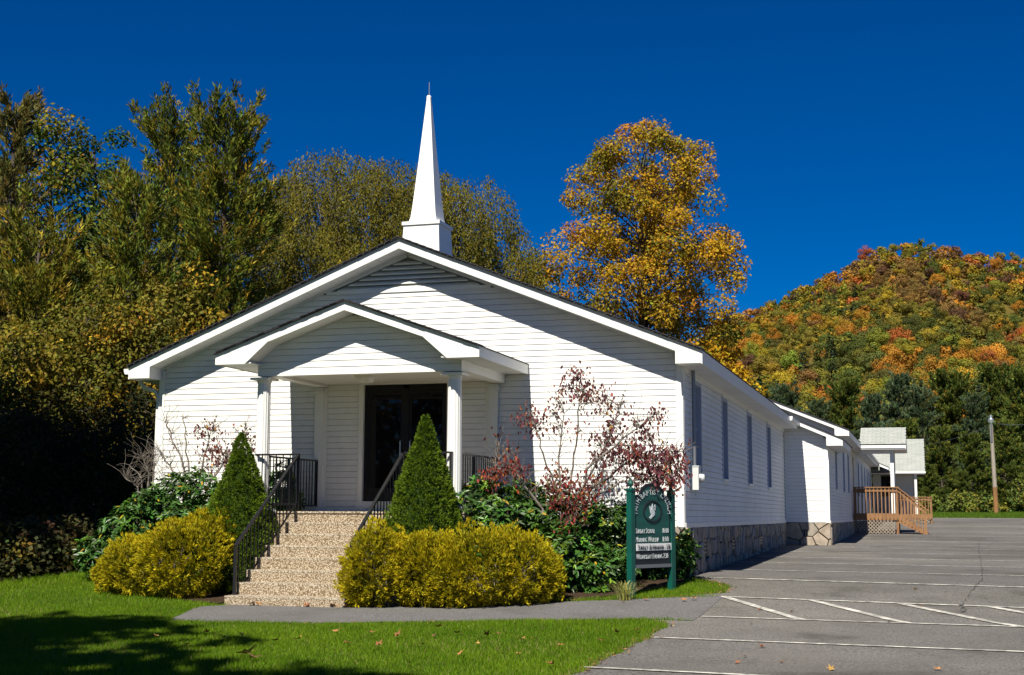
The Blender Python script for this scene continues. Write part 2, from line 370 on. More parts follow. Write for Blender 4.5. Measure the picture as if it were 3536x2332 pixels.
# planting beds
def bed(name, pts_f, pts_b, dz=.012):
    xs = np.linspace(pts_f[0][0], pts_f[-1][0], 30); v = []; f = []
    for x in xs:
        a = np.interp(x, [p_[0] for p_ in pts_f], [p_[1] for p_ in pts_f]) + .04 * math.sin(x * 7); b = np.interp(x, [p_[0] for p_ in pts_b], [p_[1] for p_ in pts_b])
        for j in range(6):
            y = a + (b - a) * j / 5; v.append((x, y, float(gz(x, y)) + dz + .03 * math.sin(j / 5 * math.pi)))
    f = [(i * 6 + j, (i + 1) * 6 + j, (i + 1) * 6 + j + 1, i * 6 + j + 1) for i in range(29) for j in range(5)]
    me = bpy.data.meshes.new(name); me.from_pydata(v, [], f); me.materials.append(MT['mulch']); me.update()
    return tag(link(name, me), kind='structure')
bed('planting_bed', [(-3.95, -4.5), (-2.6, -4.15), (-1.3, -3.5), (-.6, -2.6), (.1, -.9)], [(-3.95, -.02), (.1, -.02)])
bed('planting_bed', [(-9.6, -.9), (-8.0, -3.2), (-7.0, -4.0), (-5.9, -4.5)], [(-9.6, -.02), (-5.9, -.02)])

# painted parking lines
def pline(x0, y0, x1, y1, w=.075):
    n = 10; v = []; dx, dy = x1 - x0, y1 - y0; L = math.hypot(dx, dy); nx_, ny_ = -dy / L * w / 2, dx / L * w / 2
    for i in range(n + 1):
        x, y = x0 + dx * i / n, y0 + dy * i / n
        for s_ in (-1, 1): v.append((x + nx_ * s_, y + ny_ * s_, float(gz(x + nx_ * s_, y + ny_ * s_)) + .014))
    f = [(2 * i, 2 * i + 1, 2 * i + 3, 2 * i + 2) for i in range(n)]
    me = bpy.data.meshes.new('parking_line'); me.from_pydata(v, [], f); me.materials.append(MT['line']); me.update()
    return tag(link('parking_line', me), kind='structure')
for a, b in (((.66, -9.58), -.085), ((.83, -6.97), -.075), ((.97, -4.55), -.068), ((.93, -2.42), -.125), ((.28, .02), -.12), ((.06, 2.75), -.115), ((.06, 5.75), -.12), ((.06, 8.6), -.12), ((.06, 11.8), -.12), ((.06, 15.3), -.12), ((1.3, 18.1), -.11), ((1.5, 21.2), -.11), ((1.5, 24.4), -.11), ((4.0, 27.6), -.1), ((4.3, 32), -.1), ((4.3, 36.5), -.1), ((4.4, 44), -.1)):
    pline(a[0], a[1], a[0] + 9, a[1] + 9 * b)
for a, b in (((.98, -2.44), (2.24, -4.62)), ((2.2, -2.6), (3.5, -4.71)), ((3.38, -2.76), (4.8, -4.82)), ((4.53, -2.9), (6.0, -5.0))): pline(*a, *b, w=.11)
# tar cracks
def crack(pts, w):
    v = []; rr = random.Random(3)
    P_ = []
    for (a, b) in zip(pts[:-1], pts[1:]):
        for t in np.linspace(0, 1, 14)[:-1]: P_.append((a[0] + (b[0] - a[0]) * t + rr.uniform(-.018, .018), a[1] + (b[1] - a[1]) * t))
    for x, y in P_:
        ww = w * rr.uniform(.3, 1.3)
        v += [(x - ww, y, float(gz(x, y)) + .018), (x + ww, y, float(gz(x, y)) + .018)]
    f = [(2 * i, 2 * i + 1, 2 * i + 3, 2 * i + 2) for i in range(len(P_) - 1)]
    me = bpy.data.meshes.new('asphalt_crack'); me.from_pydata(v, [], f); me.materials.append(MT['crack']); me.update(); tag(link('asphalt_crack', me), kind='structure')
crack([(4.15, -3.2), (4.3, -1.5), (4.55, .5), (4.7, 4), (4.85, 9), (5.0, 14), (5.3, 21)], .007)
crack([(4.16, -3.5), (4.2, -3.1), (4.14, -2.7)], .022)

# ------------------------------------------------------------------ church
W, L, XC = 9.67, 17.04, -4.835
SL = .402; OV = .45; EO = .385; ZB = 2.605                     # roof slope, front overhang, eave overhang, soffit level
zf = lambda x: 4.745 - SL * abs(x - XC)                        # underside of the roof
church = thing('church', 'white clapboard church with steeple, gabled porch and stone foundation', 'church', (XC, 0, 0))
fr = front(0); rt = right(0)
PXL, PXR = -6.5, -3.03                                         # portico outer faces
DX0, DX1, DZ0, DZ1 = -5.70, -3.98, .30, 2.50                   # door opening with trim
fw = MB().prism([(-W, -1.2), (0, -1.2), (0, zf(0)), (XC, zf(XC)), (-W, zf(-W))], lambda u, v_, d: (u, .14 + d, v_), 0, .12).build('front_wall', MT['backing'], church)
VZ = 4.10                                                      # louvre sill
boards(fw, fr, 0, VZ - .03, lambda z: max(-W + .1, XC - (4.74 - z) / SL), lambda z: min(-.1, XC + (4.74 - z) / SL), [(DX0, DX1, 0, DZ1)], seams=3.7)
vl = lambda z: XC - (4.72 - z) / SL; vr = lambda z: XC + (4.72 - z) / SL
vent = MB().prism([(vl(VZ), VZ), (vr(VZ), VZ), (XC, 4.72)], fr, -.10, -.06).build('gable_vent', MT['backing'], church)
z = VZ
while z < 4.60:
    a, b = vl(z + .02) + .16, vr(z + .02) - .16
    if b - a > .1: MB().add([fr(a, z + .01, .02), fr(b, z + .01, .02), fr(b - .1, z + .075, -.05), fr(a + .1, z + .075, -.05), fr(a, z + .03, .02), fr(b, z + .03, .02), fr(b - .1, z + .09, -.05), fr(a + .1, z + .09, -.05)],
                            [(3, 2, 1, 0), (4, 5, 6, 7), (0, 1, 5, 4), (1, 2, 6, 5), (2, 3, 7, 6), (3, 0, 4, 7)]).build('louver_slat', MT['trim'], vent)
    z += .085
for s_ in (-1, 1):
    e0 = (XC + s_ * (4.72 - VZ) / SL, -.012, VZ + .03); MB().bar(e0, (XC, -.012, 4.72 - .0), .03, .09).build('vent_casing', MT['trim'], vent)
MB().box(vl(VZ) + .0, vr(VZ) - .0, -.028, 0, VZ - .05, VZ + .01).build('vent_sill', MT['trim'], vent)
# corner boards
for x0, x1 in ((-W - .018, -W + .10), (-.10, .018)): MB().box(x0, x1, -.024, .03, -.01, zf(-W) - .02).build('corner_board', MT['trim'], church)
MB().box(-.003, .024, .032, .10, -.01, ZB).build('corner_board', MT['trim'], church)
MB().box(-W + .101, -.101, -.020, 0, -.012, .012).build('starter_strip', MT['trim'], church)
# left wall (hidden side), rear wall
MB().box(-W, -W + .1, .14, L, -.9, 2.7).build('left_wall', MT['siding'], church)
# right wall with windows
WIN = [(1.17, 1.83), (4.57, 5.24), (8.58, 9.30), (12.60, 13.36)]; WZ = (.93, 2.43)
rw = MB().box(-.30, -.12, .14, L, -1.0, 2.7).build('right_wall', MT['backing'], church)
boards(rw, rt, .06, ZB, lambda z: .10, lambda z: L - .02, [(a - .05, b + .05, WZ[0] - .05, WZ[1] + .05) for a, b in WIN], seams=3.8, rnd=True, proud=.020)
y = .04
for seg in (2.1, 4.6, 4.4, 3.1, 2.7):
    y1 = min(y + seg, L); MB().box(-.02, .035, y, y1 - .012, -.02 + random.uniform(-.006, .006), .058).build('skirt_board', MT['trim'], rw); y = y1
for a, b in WIN:
    w_ = MB().add([], [])
    for p0, p1, q0, q1 in ((a - .05, a + .025, WZ[0] - .04, WZ[1] + .05), (b - .025, b + .05, WZ[0] - .04, WZ[1] + .05), (a + .026, b - .026, WZ[1] - .02, WZ[1] + .05)): w_.box(-.115, .028, p0, p1, q0, q1)
    wo_ = w_.build('window', MT['winframe'], church)
    MB().box(-.10, .045, a - .05, b + .05, WZ[1] + .051, WZ[1] + .10).build('window_head', MT['trim'], wo_)
    MB().box(-.115, .05, a - .05, b + .05, WZ[0] - .10, WZ[0] - .045).build('window_sill', MT['trim'], wo_)
    MB().box(-.10, -.085, a + .02, b - .02, WZ[0] - .04, WZ[1]).build('pane', MT['pane'], wo_)
    MB().box(-.084, -.06, a + .026, b - .026, (WZ[0] + WZ[1]) / 2 - .02, (WZ[0] + WZ[1]) / 2 + .02).build('meeting_rail', MT['trim'], wo_)
# roof
for s_ in (-1, 1):
    e = XC + s_ * (W / 2 + EO + .03); rp = []
    pr = [(XC, 4.745 + .17), (e, zf(e) + .17), (e, zf(e) + .192), (XC, 4.745 + .195)]
    r_ = MB().prism(pr, lambda u, v_, d: (u, d, v_), -OV - .05, L + .12)
    n = 40                                                      # shingle butts along the rake edge
    for i in range(n):
        t0, t1 = i / n, (i + 1) / n - .004
        xa, xb = XC + (e - XC) * t0, XC + (e - XC) * t1; za, zb = 4.745 + .202 - SL * abs(xa - XC), 4.745 + .202 - SL * abs(xb - XC) + .008
        r_.prism([(xa, za - .01), (xb, zb - .022), (xb, zb), (xa, za)], lambda u, v_, d: (u, d, v_), -OV - .06 - random.uniform(0, .012), -OV + .4)
    r_.build('roof', MT['shingle'], church)
    # rake fascia with boxed return
    d0 = OV
    xe = XC + s_ * (W / 2 + EO); xi = XC + s_ * (W / 2 - .03)
    fa = MB().prism([(XC, 4.745), (xe, zf(xe)), (xe, zf(xe) + .17), (XC, 4.745 + .17)], fr, OV - .022, OV).build('rake_fascia', MT['trim'], church)
    MB().prism([(xi, zf(xi)), (xe, zf(xe)), (xe, ZB), (xi, ZB)], fr, OV - .024, OV + .003).build('boxed_return', MT['trim'], fa)
    MB().prism([(xi, zf(xi) + .02), (xi, ZB), (xi + .02 * s_, ZB), (xi + .02 * s_, zf(xi) + .02)], fr, .03, OV - .024).build('return_side', MT['trim'], fa)
    # sloping soffit in vinyl panels
    so = MB().prism([(XC, 4.745 + .03), (xi, zf(xi) + .03), (xi, zf(xi) + .05), (XC, 4.745 + .05)], fr, .0, OV - .03).build('rake_soffit', MT['backing'], church)
    n = 22
    for i in range(n):
        xa = XC + (xi - XC) * i / n; xb = XC + (xi - XC) * (i + 1) / n - s_ * .006
        MB().prism([(xa, zf(xa)), (xb, zf(xb)), (xb, zf(xb) + .025), (xa, zf(xa) + .025)], fr, .0, OV - .024).build('soffit_panel', MT['soffit'], so)
    MB().bar((XC + s_ * .02, -.02, 4.725), (xi, -.02, zf(xi) - .018), .03, .035).build('soffit_moulding', MT['trim'], church)
    # eave soffit and fascia
    ea = MB().box(min(XC + s_ * W / 2, xe), max(XC + s_ * W / 2, xe), -OV + .03, L + .08, ZB, ZB + .02).build('eave_soffit', MT['soffit'], church)
    yy = -OV + .002
    while yy < L + .08:
        y2 = min(yy + 3.66, L + .10); MB().box(min(xe, xe + s_ * .022), max(xe, xe + s_ * .022), yy, y2 - .006, ZB - .012, ZB + .20).build('eave_fascia', MT['trim'], ea); yy = y2
# frieze under right eave
MB().box(.0, .03, .10, L - .02, ZB - .07, ZB - .001).build('frieze_board', MT['trim'], church)
# gutters
gx = XC - W / 2 - EO - .025
MB().prism([(gx, ZB + .18), (gx - .10, ZB + .18), (gx - .10, ZB + .14), (gx - .075, ZB + .08), (gx, ZB + .08)], lambda u, v_, d: (u, d, v_), -OV + .01, L).build('gutter', MT['trim'], church)
MB().tube([(gx - .05, .05, ZB + .08), (gx - .05, .05, ZB - .02), (gx + .05, .05, ZB - .13), (-W - .13, .05, ZB - .20), (-W - .07, .05, ZB - .28), (-W - .07, .05, -.9)], .04, 8).build('downspout', MT['trim'], church)
gr = XC + W / 2 + EO + .023
MB().prism([(gr, ZB + .18), (gr + .09, ZB + .18), (gr + .09, ZB + .14), (gr + .07, ZB + .07), (gr, ZB + .07)], lambda u, v_, d: (u, d, v_), L - 2.6, L + .05).build('gutter', MT['trim'], church)
# foundation
fo = MB().box(-.12, -.015, .05, L + .01, -1.3, -.021).build('stone_foundation', MT['mortar'], church)
MB().box(-W + .03, -.03, -.005, .10, -1.4, -.013).build('front_foundation', MT['mortar'], church)
VY = [(1.9, 2.3), (5.6, 6.0), (10.4, 10.9)]
stones(fo, rt, .03, L, lambda u: float(gz(0, u)) - .06, -.024, .21, .30, [(a, b, -.52, -.2) for a, b in VY], seed=5, cap=298)
for a, b in VY:
    vb = MB().box(-.02, .030, a, b, -.50, -.20).build('foundation_vent', MT['doorframe'], church)
    for k in range(4): MB().box(.031, .038, a + .02, b - .02, -.48 + .07 * k, -.455 + .07 * k).build('vent_slat', MT['conduit'], vb)
ff = MB().box(-1.6, -.02, -.012, -.006, -1.2, -.02).build('front_stonework', MT['mortar'], church)
stones(ff, front(-.012), -1.6, .03, lambda u: -1.0, -.018, .42, .30, seed=9)
# steeple
ST = (XC, .97); st = MB().prism([(ST[0] - .38, ST[1] - .38), (ST[0] + .38, ST[1] - .38), (ST[0] + .38, ST[1] + .38), (ST[0] - .38, ST[1] + .38)], lambda u, v_, d: (ST[0] + (u - ST[0]) * (1 - .13 * d), ST[1] + (v_ - ST[1]) * (1 - .13 * d), 4.55 + d), 0, .84).build('steeple', MT['steeple'], church)
MB().box(ST[0] - .365, ST[0] + .365, ST[1] - .365, ST[1] + .365, 5.39, 5.455).build('steeple_collar', MT['steeple'], st)
MB().box(ST[0] - .34, ST[0] + .34, ST[1] - .34, ST[1] + .34, 5.355, 5.389).build('steeple_moulding', MT['steeple'], st)
prof = [(0, .29), (.03, .262), (.10, .243), (.35, .215), (1.2, .137), (2.0, .068), (2.36, .036), (2.42, .036), (2.45, .022)]
sp = MB(); vsl = [(ST[0] + a * r, ST[1] + b * r, 5.456 + h) for h, r in prof for a, b in ((-1, -1), (1, -1), (1, 1), (-1, 1))]
sp.add(vsl, [(4 * i + k, 4 * i + (k + 1) % 4, 4 * i + 4 + (k + 1) % 4, 4 * i + 4 + k) for i in range(len(prof) - 1) for k in range(4)] + [tuple(4 * (len(prof) - 1) + k for k in range(4))]).build('spire', MT['steeple'], st)
MB().tube([(ST[0], ST[1], 7.9), (ST[0], ST[1], 8.16)], .009, 6).build('finial_rod', MT['steel'], st)

# portico ------------------------------------------------------------
PY = -2.30; PO = -2.72; PFZ = .217; BZ = 2.385
PS = .352; PZ0 = 3.335                                         # underside apex at fascia
pz = lambda x: PZ0 - PS * abs(x - XC)
PXE = 2.20                                                     # half width to eave edge
pg = MB().prism([(PXL, BZ), (PXR, BZ), (PXR, pz(PXR) - .0), (XC, PZ0), (PXL, pz(PXL) - .0)], lambda u, v_, d: (u, PY + .04 + d, v_), 0, .12).build('portico_gable', MT['trim'], church)
boards(pg, front(PY), BZ + .012, PZ0 - .02, lambda z: max(PXL + .012, XC - (PZ0 - z) / PS), lambda z: min(PXR - .012, XC + (PZ0 - z) / PS))
MB().box(PXL - .002, PXL + .012, PY - .02, PY + .039, BZ, pz(PXL)).build('portico_corner_trim', MT['trim'], pg)
MB().box(PXR - .012, PXR + .002, PY - .02, PY + .039, BZ, pz(PXR)).build('portico_corner_trim', MT['trim'], pg)
MB().box(PXL, PXR, PY - .018, PY + .2, BZ - .012, BZ + .011).build('portico_beam_wrap', MT['trim'], pg)
for x0, x1 in ((PXL, PXL + .2), (PXR - .2, PXR)): MB().box(x0, x1, PY + .161, -.02, BZ + .012, 2.72).build('portico_side_beam', MT['trim'], church)
MB().box(PXL + .201, PXR - .201, PY + .201, -.001, BZ + .055, BZ + .085).build('porch_ceiling', MT['soffit'], church)
for s_ in (-1, 1):
    xe = XC + s_ * PXE; ye = PO
    MB().prism([(XC, PZ0 + .145), (xe + s_ * .03, pz(xe + s_ * .03) + .145), (xe + s_ * .03, pz(xe + s_ * .03) + .164), (XC, PZ0 + .166)], lambda u, v_, d: (u, d, v_), PO - .05, -.02).build('portico_roof', MT['shingle'], church)
    n = 18; sh = MB()
    for i in range(n):
        xa = XC + (xe - XC) * i / n; xb = XC + (xe - XC) * ((i + 1) / n) - s_ * .01
        sh.prism([(xa, pz(xa) + .162), (xb, pz(xb) + .162), (xb, pz(xb) + .180), (xa, pz(xa) + .172)], lambda u, v_, d: (u, d, v_), PO - .055 - random.uniform(0, .02), PO + .3)
    sh.build('shingle_edge', MT['shingle'], church)
    fa = MB().prism([(XC, PZ0), (xe, pz(xe)), (xe, pz(xe) + .143), (XC, PZ0 + .143)], lambda u, v_, d: (u, PO + d, v_), 0, .022).build('portico_fascia', MT['trim'], church)
    xk = XC + s_ * 1.27; xr = XC + s_ * 1.70
    MB().prism([(xk, pz(xk) + .02), (xe, pz(xe) + .02), (xe, 2.535), (xr, 2.535)], lambda u, v_, d: (u, PO + d, v_), -.003, .024).build('fascia_return', MT['trim'], fa)
    MB().prism([(xk + .0, pz(xk) + .03), (xr, 2.548), (xr, 2.568), (xk, pz(xk) + .05)], lambda u, v_, d: (u, PO + d, v_), .0245, -PO + PY + .03).build('return_soffit', MT['soffit'], fa)
    MB().prism([(XC, PZ0), (XC + s_ * 1.3, pz(XC + s_ * 1.3)), (XC + s_ * 1.3, pz(XC + s_ * 1.3) + .02), (XC, PZ0 + .02)], lambda u, v_, d: (u, PO + d, v_), .025, -PO + PY + .03).build('portico_soffit', MT['soffit'], church)
    MB().box(min(xe, XC + s_ * 1.60), max(xe, XC + s_ * 1.60), PO + .026, -.02, 2.545, 2.56).build('portico_eave_soffit', MT['soffit'], church)
    MB().box(min(xe, xe + s_ * .02), max(xe, xe + s_ * .02), PO + .0, -.02, 2.535, pz(xe) + .143).build('portico_eave_fascia', MT['trim'], church)
    # fluted column
    cx = -3.18 if s_ > 0 else -6.446; co = MB(); n = 32; prof = [(0, .145), (.05, .145), (.06, .125), (.09, .118), (2.02, .105), (2.06, .12), (2.08, .12)]
    vsl = []
    for h, r in prof:
        for k in range(n):
            rr = r * (1 - (.07 if (k % 2 and .08 < h < 2.04) else 0)); a_ = 2 * math.pi * k / n; vsl.append((cx + rr * math.cos(a_), PY + .11 + rr * math.sin(a_), PFZ + .02 + h))
    co.add(vsl, [(i * n + k, i * n + (k + 1) % n, (i + 1) * n + (k + 1) % n, (i + 1) * n + k) for i in range(len(prof) - 1) for k in range(n)])
    cob = co.build('portico_column', MT['trim'], church)
    MB().box(cx - .17, cx + .17, PY - .06, PY + .28, PFZ + 2.10, PFZ + 2.135).build('column_capital', MT['trim'], cob)
    MB().box(cx - .15, cx + .15, PY - .04, PY + .26, PFZ, PFZ + .02).build('column_base', MT['trim'], cob)
    px_ = XC + s_ * 1.615; MB().box(px_ - .075, px_ + .075, -.075, -.021, PFZ, BZ + .0).build('pilaster', MT['trim'], church)
    MB().box(px_ - .10, px_ + .10, -.095, -.021, BZ - .10, BZ - .06).build('pilaster_cap', MT['trim'], church)
    MB().box(min(px_ - s_ * .075, px_ - s_ * .14), max(px_ - s_ * .075, px_ - s_ * .14), -.03, -.021, PFZ, BZ).build('pilaster_casing', MT['trim'], church)
# door
dr = MB()
for x0, x1, z0, z1 in ((DX0, DX0 + .085, DZ0, DZ1), (DX1 - .085, DX1, DZ0, DZ1), (DX0 + .085, DX1 - .085, 2.425, DZ1)): dr.box(x0, x1, -.045, .06, z0, z1)
dr.box(DX0 - .03, DX1 + .03, -.05, .1, PFZ, .395)
door = dr.build('double_door', MT['trim'], church)
df = MB()
a, b, c, d = DX0 + .086, DX1 - .086, .40, 2.424; mid = (a + b) / 2
for x0, x1, z0, z1 in ((a, a + .06, c, d), (b - .06, b, c, d), (mid - .05, mid + .05, c, d), (a + .06, b - .06, d - .07, d), (a + .06, b - .06, c, c + .10)): df.box(x0, x1, .02, .07, z0, z1)
df.build('door_frame', MT['doorframe'], door)
for x0, x1 in ((a + .061, mid - .051), (mid + .051, b - .061)):
    lf = MB()
    for p0, p1, q0, q1 in ((x0, x0 + .05, c + .101, d - .071), (x1 - .05, x1, c + .101, d - .071), (x0 + .05, x1 - .05, d - .14, d - .071), (x0 + .05, x1 - .05, c + .101, c + .22)): lf.box(p0, p1, .04, .065, q0, q1)
    lf.build('door_leaf', MT['doorframe'], door)
    MB().box(x0 + .051, x1 - .051, .048, .056, c + .221, d - .141).build('door_glass', MT['doorglass'], door)
    hx = mid - .09 if x0 < mid - .3 else mid + .09
    MB().tube([(hx, .035, 1.15), (hx, -.01, 1.17), (hx, -.01, 1.43), (hx, .035, 1.45)], .011, 6).build('door_handle', MT['steel'], door)
MB().box(a, b, .10, .12, c, d).build('door_interior', MT['doorframe'], door)
# ceiling light under porch
cl = thing('porch_light', 'square white porch ceiling light above the church door', 'light fixture', (-5.03, -1.35, BZ + .05))
MB().box(-5.17, -4.89, -1.49, -1.21, BZ + .02, BZ + .054).build('light_housing', MT['trim'], cl)
MB().prism([(-5.14, -1.46), (-4.92, -1.46), (-4.92, -1.24), (-5.14, -1.24)], lambda u, v_, d: (-5.03 + (u + 5.03) * (1 - 2 * d), -1.35 + (v_ + 1.35) * (1 - 2 * d), BZ + .019 - d), 0, .07).build('light_lens', MT['whitestrip'], cl)

# entrance steps -----------------------------------------------------
SX0, SX1 = -5.76, -3.93
steps = thing('entrance_steps', 'tan exposed aggregate stairs leading up to the church porch', 'steps', ((SX0 + SX1) / 2, -3.5, -1.1))
MB().box(PXL - .12, PXR + .12, -2.47, -.02, -1.3, PFZ - .03).build('landing', MT['pebble'], steps)
MB().box(PXL - .12, PXR + .12, -2.49, -.021, PFZ - .029, PFZ).build('landing_slab', MT['tread'], steps)
for k in range(1, 8):
    zt = PFZ - .17 * k; y0 = -2.47 - .30 * k
    sb = MB().box(SX0, SX1, y0, y0 + .299, -1.35, zt - .026).build('step', MT['pebble'], steps); MB().box(SX0, SX1, y0 - .003, y0 + .301, zt - .0255, zt).build('tread', MT['tread'], sb)

# railings -----------------------------------------------------------
def railing(label, segs, posts, loc):
    r = thing('iron_railing', label, 'railing', loc, 'black iron railings at the church entrance')
    for (p0, p1, h0, h1, drop) in segs:                        # top rail ends, baluster spacing by count
        p0 = np.array(p0); p1 = np.array(p1)
        MB().bar(p0, p1, .045, .028).build('handrail', MT['black'], r)
        q0, q1 = p0 - (0, 0, drop), p1 - (0, 0, drop)
        MB().bar(q0, q1, .022, .022).build('bottom_rail', MT['black'], r)
        n = max(2, int(np.linalg.norm((p1 - p0)[:2]) / .115))
        for i in range(1, n):
            t = i / n; a_ = p0 + (p1 - p0) * t - (0, 0, .014); b_ = q0 + (q1 - q0) * t
            MB().bar(a_, b_, .014, .014, (1, 0, 0)).build('baluster', MT['black'], r)
    for (x, y, z0, z1) in posts: MB().box(x - .02, x + .02, y - .02, y + .02, z0, z1).build('rail_post', MT['black'], r)
    return r
RXL, RXR = -5.72, -3.96
railing('black iron handrail sloping down the left side of the steps', [((RXL, -2.40, 1.09), (RXL, -4.38, -.285), 0, 0, .74)], [(RXL, -4.36, -1.02, -.30), (RXL, -2.38, PFZ, 1.12)], (RXL, -4.36, -1.0))
MB_l = railing('black iron guard rail round the left side of the porch landing', [((-6.48, -2.36, 1.11), (RXL - .03, -2.36, 1.11), 0, 0, .78), ((-6.46, -2.33, 1.10), (-6.46, -.03, 1.10), 0, 0, .78)], [(-6.46, -1.2, PFZ, 1.1), (-6.46, -.06, .3, 1.1)], (-6.46, -2.36, PFZ))
railing('black iron handrail sloping down the right side of the steps', [((RXR, -2.40, 1.09), (RXR, -4.30, -.24), 0, 0, .74)], [(RXR, -4.28, -1.0, -.25), (RXR, -2.38, PFZ, 1.12)], (RXR, -4.28, -1.0))
railing('black iron guard rail round the right side of the porch landing', [((RXR + .03, -2.36, 1.12), (-3.20, -2.36, 1.12), 0, 0, .78), ((-3.18, -2.33, 1.12), (-3.18, -.03, 1.12), 0, 0, .78)], [(-3.18, -2.34, PFZ, 1.12), (-3.18, -1.2, PFZ, 1.1), (-3.18, -.06, .3, 1.1)], (-3.18, -2.36, PFZ))

# electric meter -----------------------------------------------------
em = thing('electric_meter', 'pale grey electric meter box with round glass meter and conduit on church side wall', 'electric meter', (.02, .75, .6))
MB().box(.022, .16, .58, .86, .60, .985).build('meter_box', MT['meter'], em)
MB().box(.018, .17, .57, .87, .984, 1.0).build('box_lid', MT['meter'], em)
MB().tube([(.161, .72, .80), (.19, .72, .80)], .085, 16).build('meter_ring', MT['steel'], em)
MB().tube([(.19, .72, .80), (.23, .72, .80), (.245, .72, .80)], [.066, .062, .045], 16).build('meter_glass', MT['lampglass'], em)
MB().tube([(.075, .70, 1.0), (.075, .70, 2.60)], .032, 10).build('conduit', MT['conduit'], em)
MB().tube([(.075, .78, .6), (.075, .78, .50)], .014, 8).build('ground_wire', MT['steel'], em)

# ------------------------------------------------------------------ annex behind the church
X2 = 1.215
annex = thing('church_hall', 'long white clapboard hall stretching behind the church with side porch roofs', 'building', (X2, L, -.6))
wa = MB().prism([(-W - 1, -1), (X2, -1), (X2, 2.5), (XC, 4.8), (-W - 1, 2.5)], lambda u, v_, d: (u, L + .14 + d, v_), 0, .1).build('front_wall', MT['backing'], annex)
boards(wa, front(L), .0, 2.72, lambda z: .02, lambda z: min(X2 - .09, 1.6 - (z - 2.2) / .44))
MB().box(X2 - .09, X2 + .02, L - .024, L + .03, -.01, 2.35).build('corner_board', MT['trim'], annex)
MB().box(.021, .055, L - .03, L - .0, -.01, ZB).build('inside_corner_trim', MT['trim'], annex)
YW = 50.6
ra = MB().box(X2 - .30, X2 - .12, L + .14, 22, -1, 2.2).box(X2 - .30, X2 - .12, 22.001, YW, -1, 2.7).build('right_wall', MT['backing'], annex)
WIN2 = [(20.2, 20.8), (24.4, 25.0), (27.4, 28.0), (35.4, 36.0), (38.6, 39.2), (41.6, 42.2), (44.4, 45.0), (46.6, 47.2), (48.6, 49.2)]
DOORY = (31.0, 31.95)
boards(ra, right(X2), .06, 2.11, lambda z: L + .02, lambda z: 21.98, [(a - .05, b + .05, .98, 2.35) for a, b in WIN2], seams=6, rnd=True)
boards(ra, right(X2), .06, 2.66, lambda z: 22.0, lambda z: YW, [(a - .05, b + .05, .98, 2.35) for a, b in WIN2] + [(DOORY[0], DOORY[1], .2, 2.35)], seams=12, rnd=True)
for a, b in WIN2:
    w_ = MB()
    for p0, p1, q0, q1 in ((a - .05, a + .025, .98, 2.35), (b - .025, b + .05, .98, 2.35), (a + .026, b - .026, 2.28, 2.35)): w_.box(X2 - .115, X2 + .028, p0, p1, q0, q1)
    wo_ = w_.build('window', MT['winframe'], annex)
    MB().box(X2 - .115, X2 + .045, a - .05, b + .05, .93, .975).build('window_sill', MT['trim'], wo_)
    MB().box(X2 - .10, X2 - .085, a + .02, b - .02, .975, 2.3).build('pane', MT['pane'], wo_)
MB().box(X2 - .10, X2 - .04, DOORY[0] + .03, DOORY[1] - .03, .25, 2.3).build('side_door', MT['trim'], annex)
MB().box(X2 - .02, X2 + .035, L + .03, YW, -.02, .058).build('skirt_board', MT['trim'], annex)
af = MB().box(.02, X2 - .012, L + .01, L + .1, -1.1, -.012).build('front_foundation', MT['mortar'], annex)
stones(af, front(L + .008), .03, X2 + .03, lambda u: -.72, -.016, .46, .34, [(.25, .62, -.42, -.18)], seed=4)
vb = MB().box(.25, .62, L - .03, L + .009, -.40, -.20).build('foundation_vent', MT['doorframe'], annex)
for k in range(5): MB().box(.26 + .072 * k, .28 + .072 * k, L - .042, L - .031, -.39, -.21).build('vent_bar', MT['conduit'], vb)
ag = MB().box(X2 - .12, X2 - .015, L + .1, YW, -1.1, -.021).build('side_foundation', MT['mortar'], annex)
stones(ag, right(X2), L + .03, 30.0, lambda u: float(gz(1.2, u)) - .05, -.024, .40, .30, seed=6, cap=120)
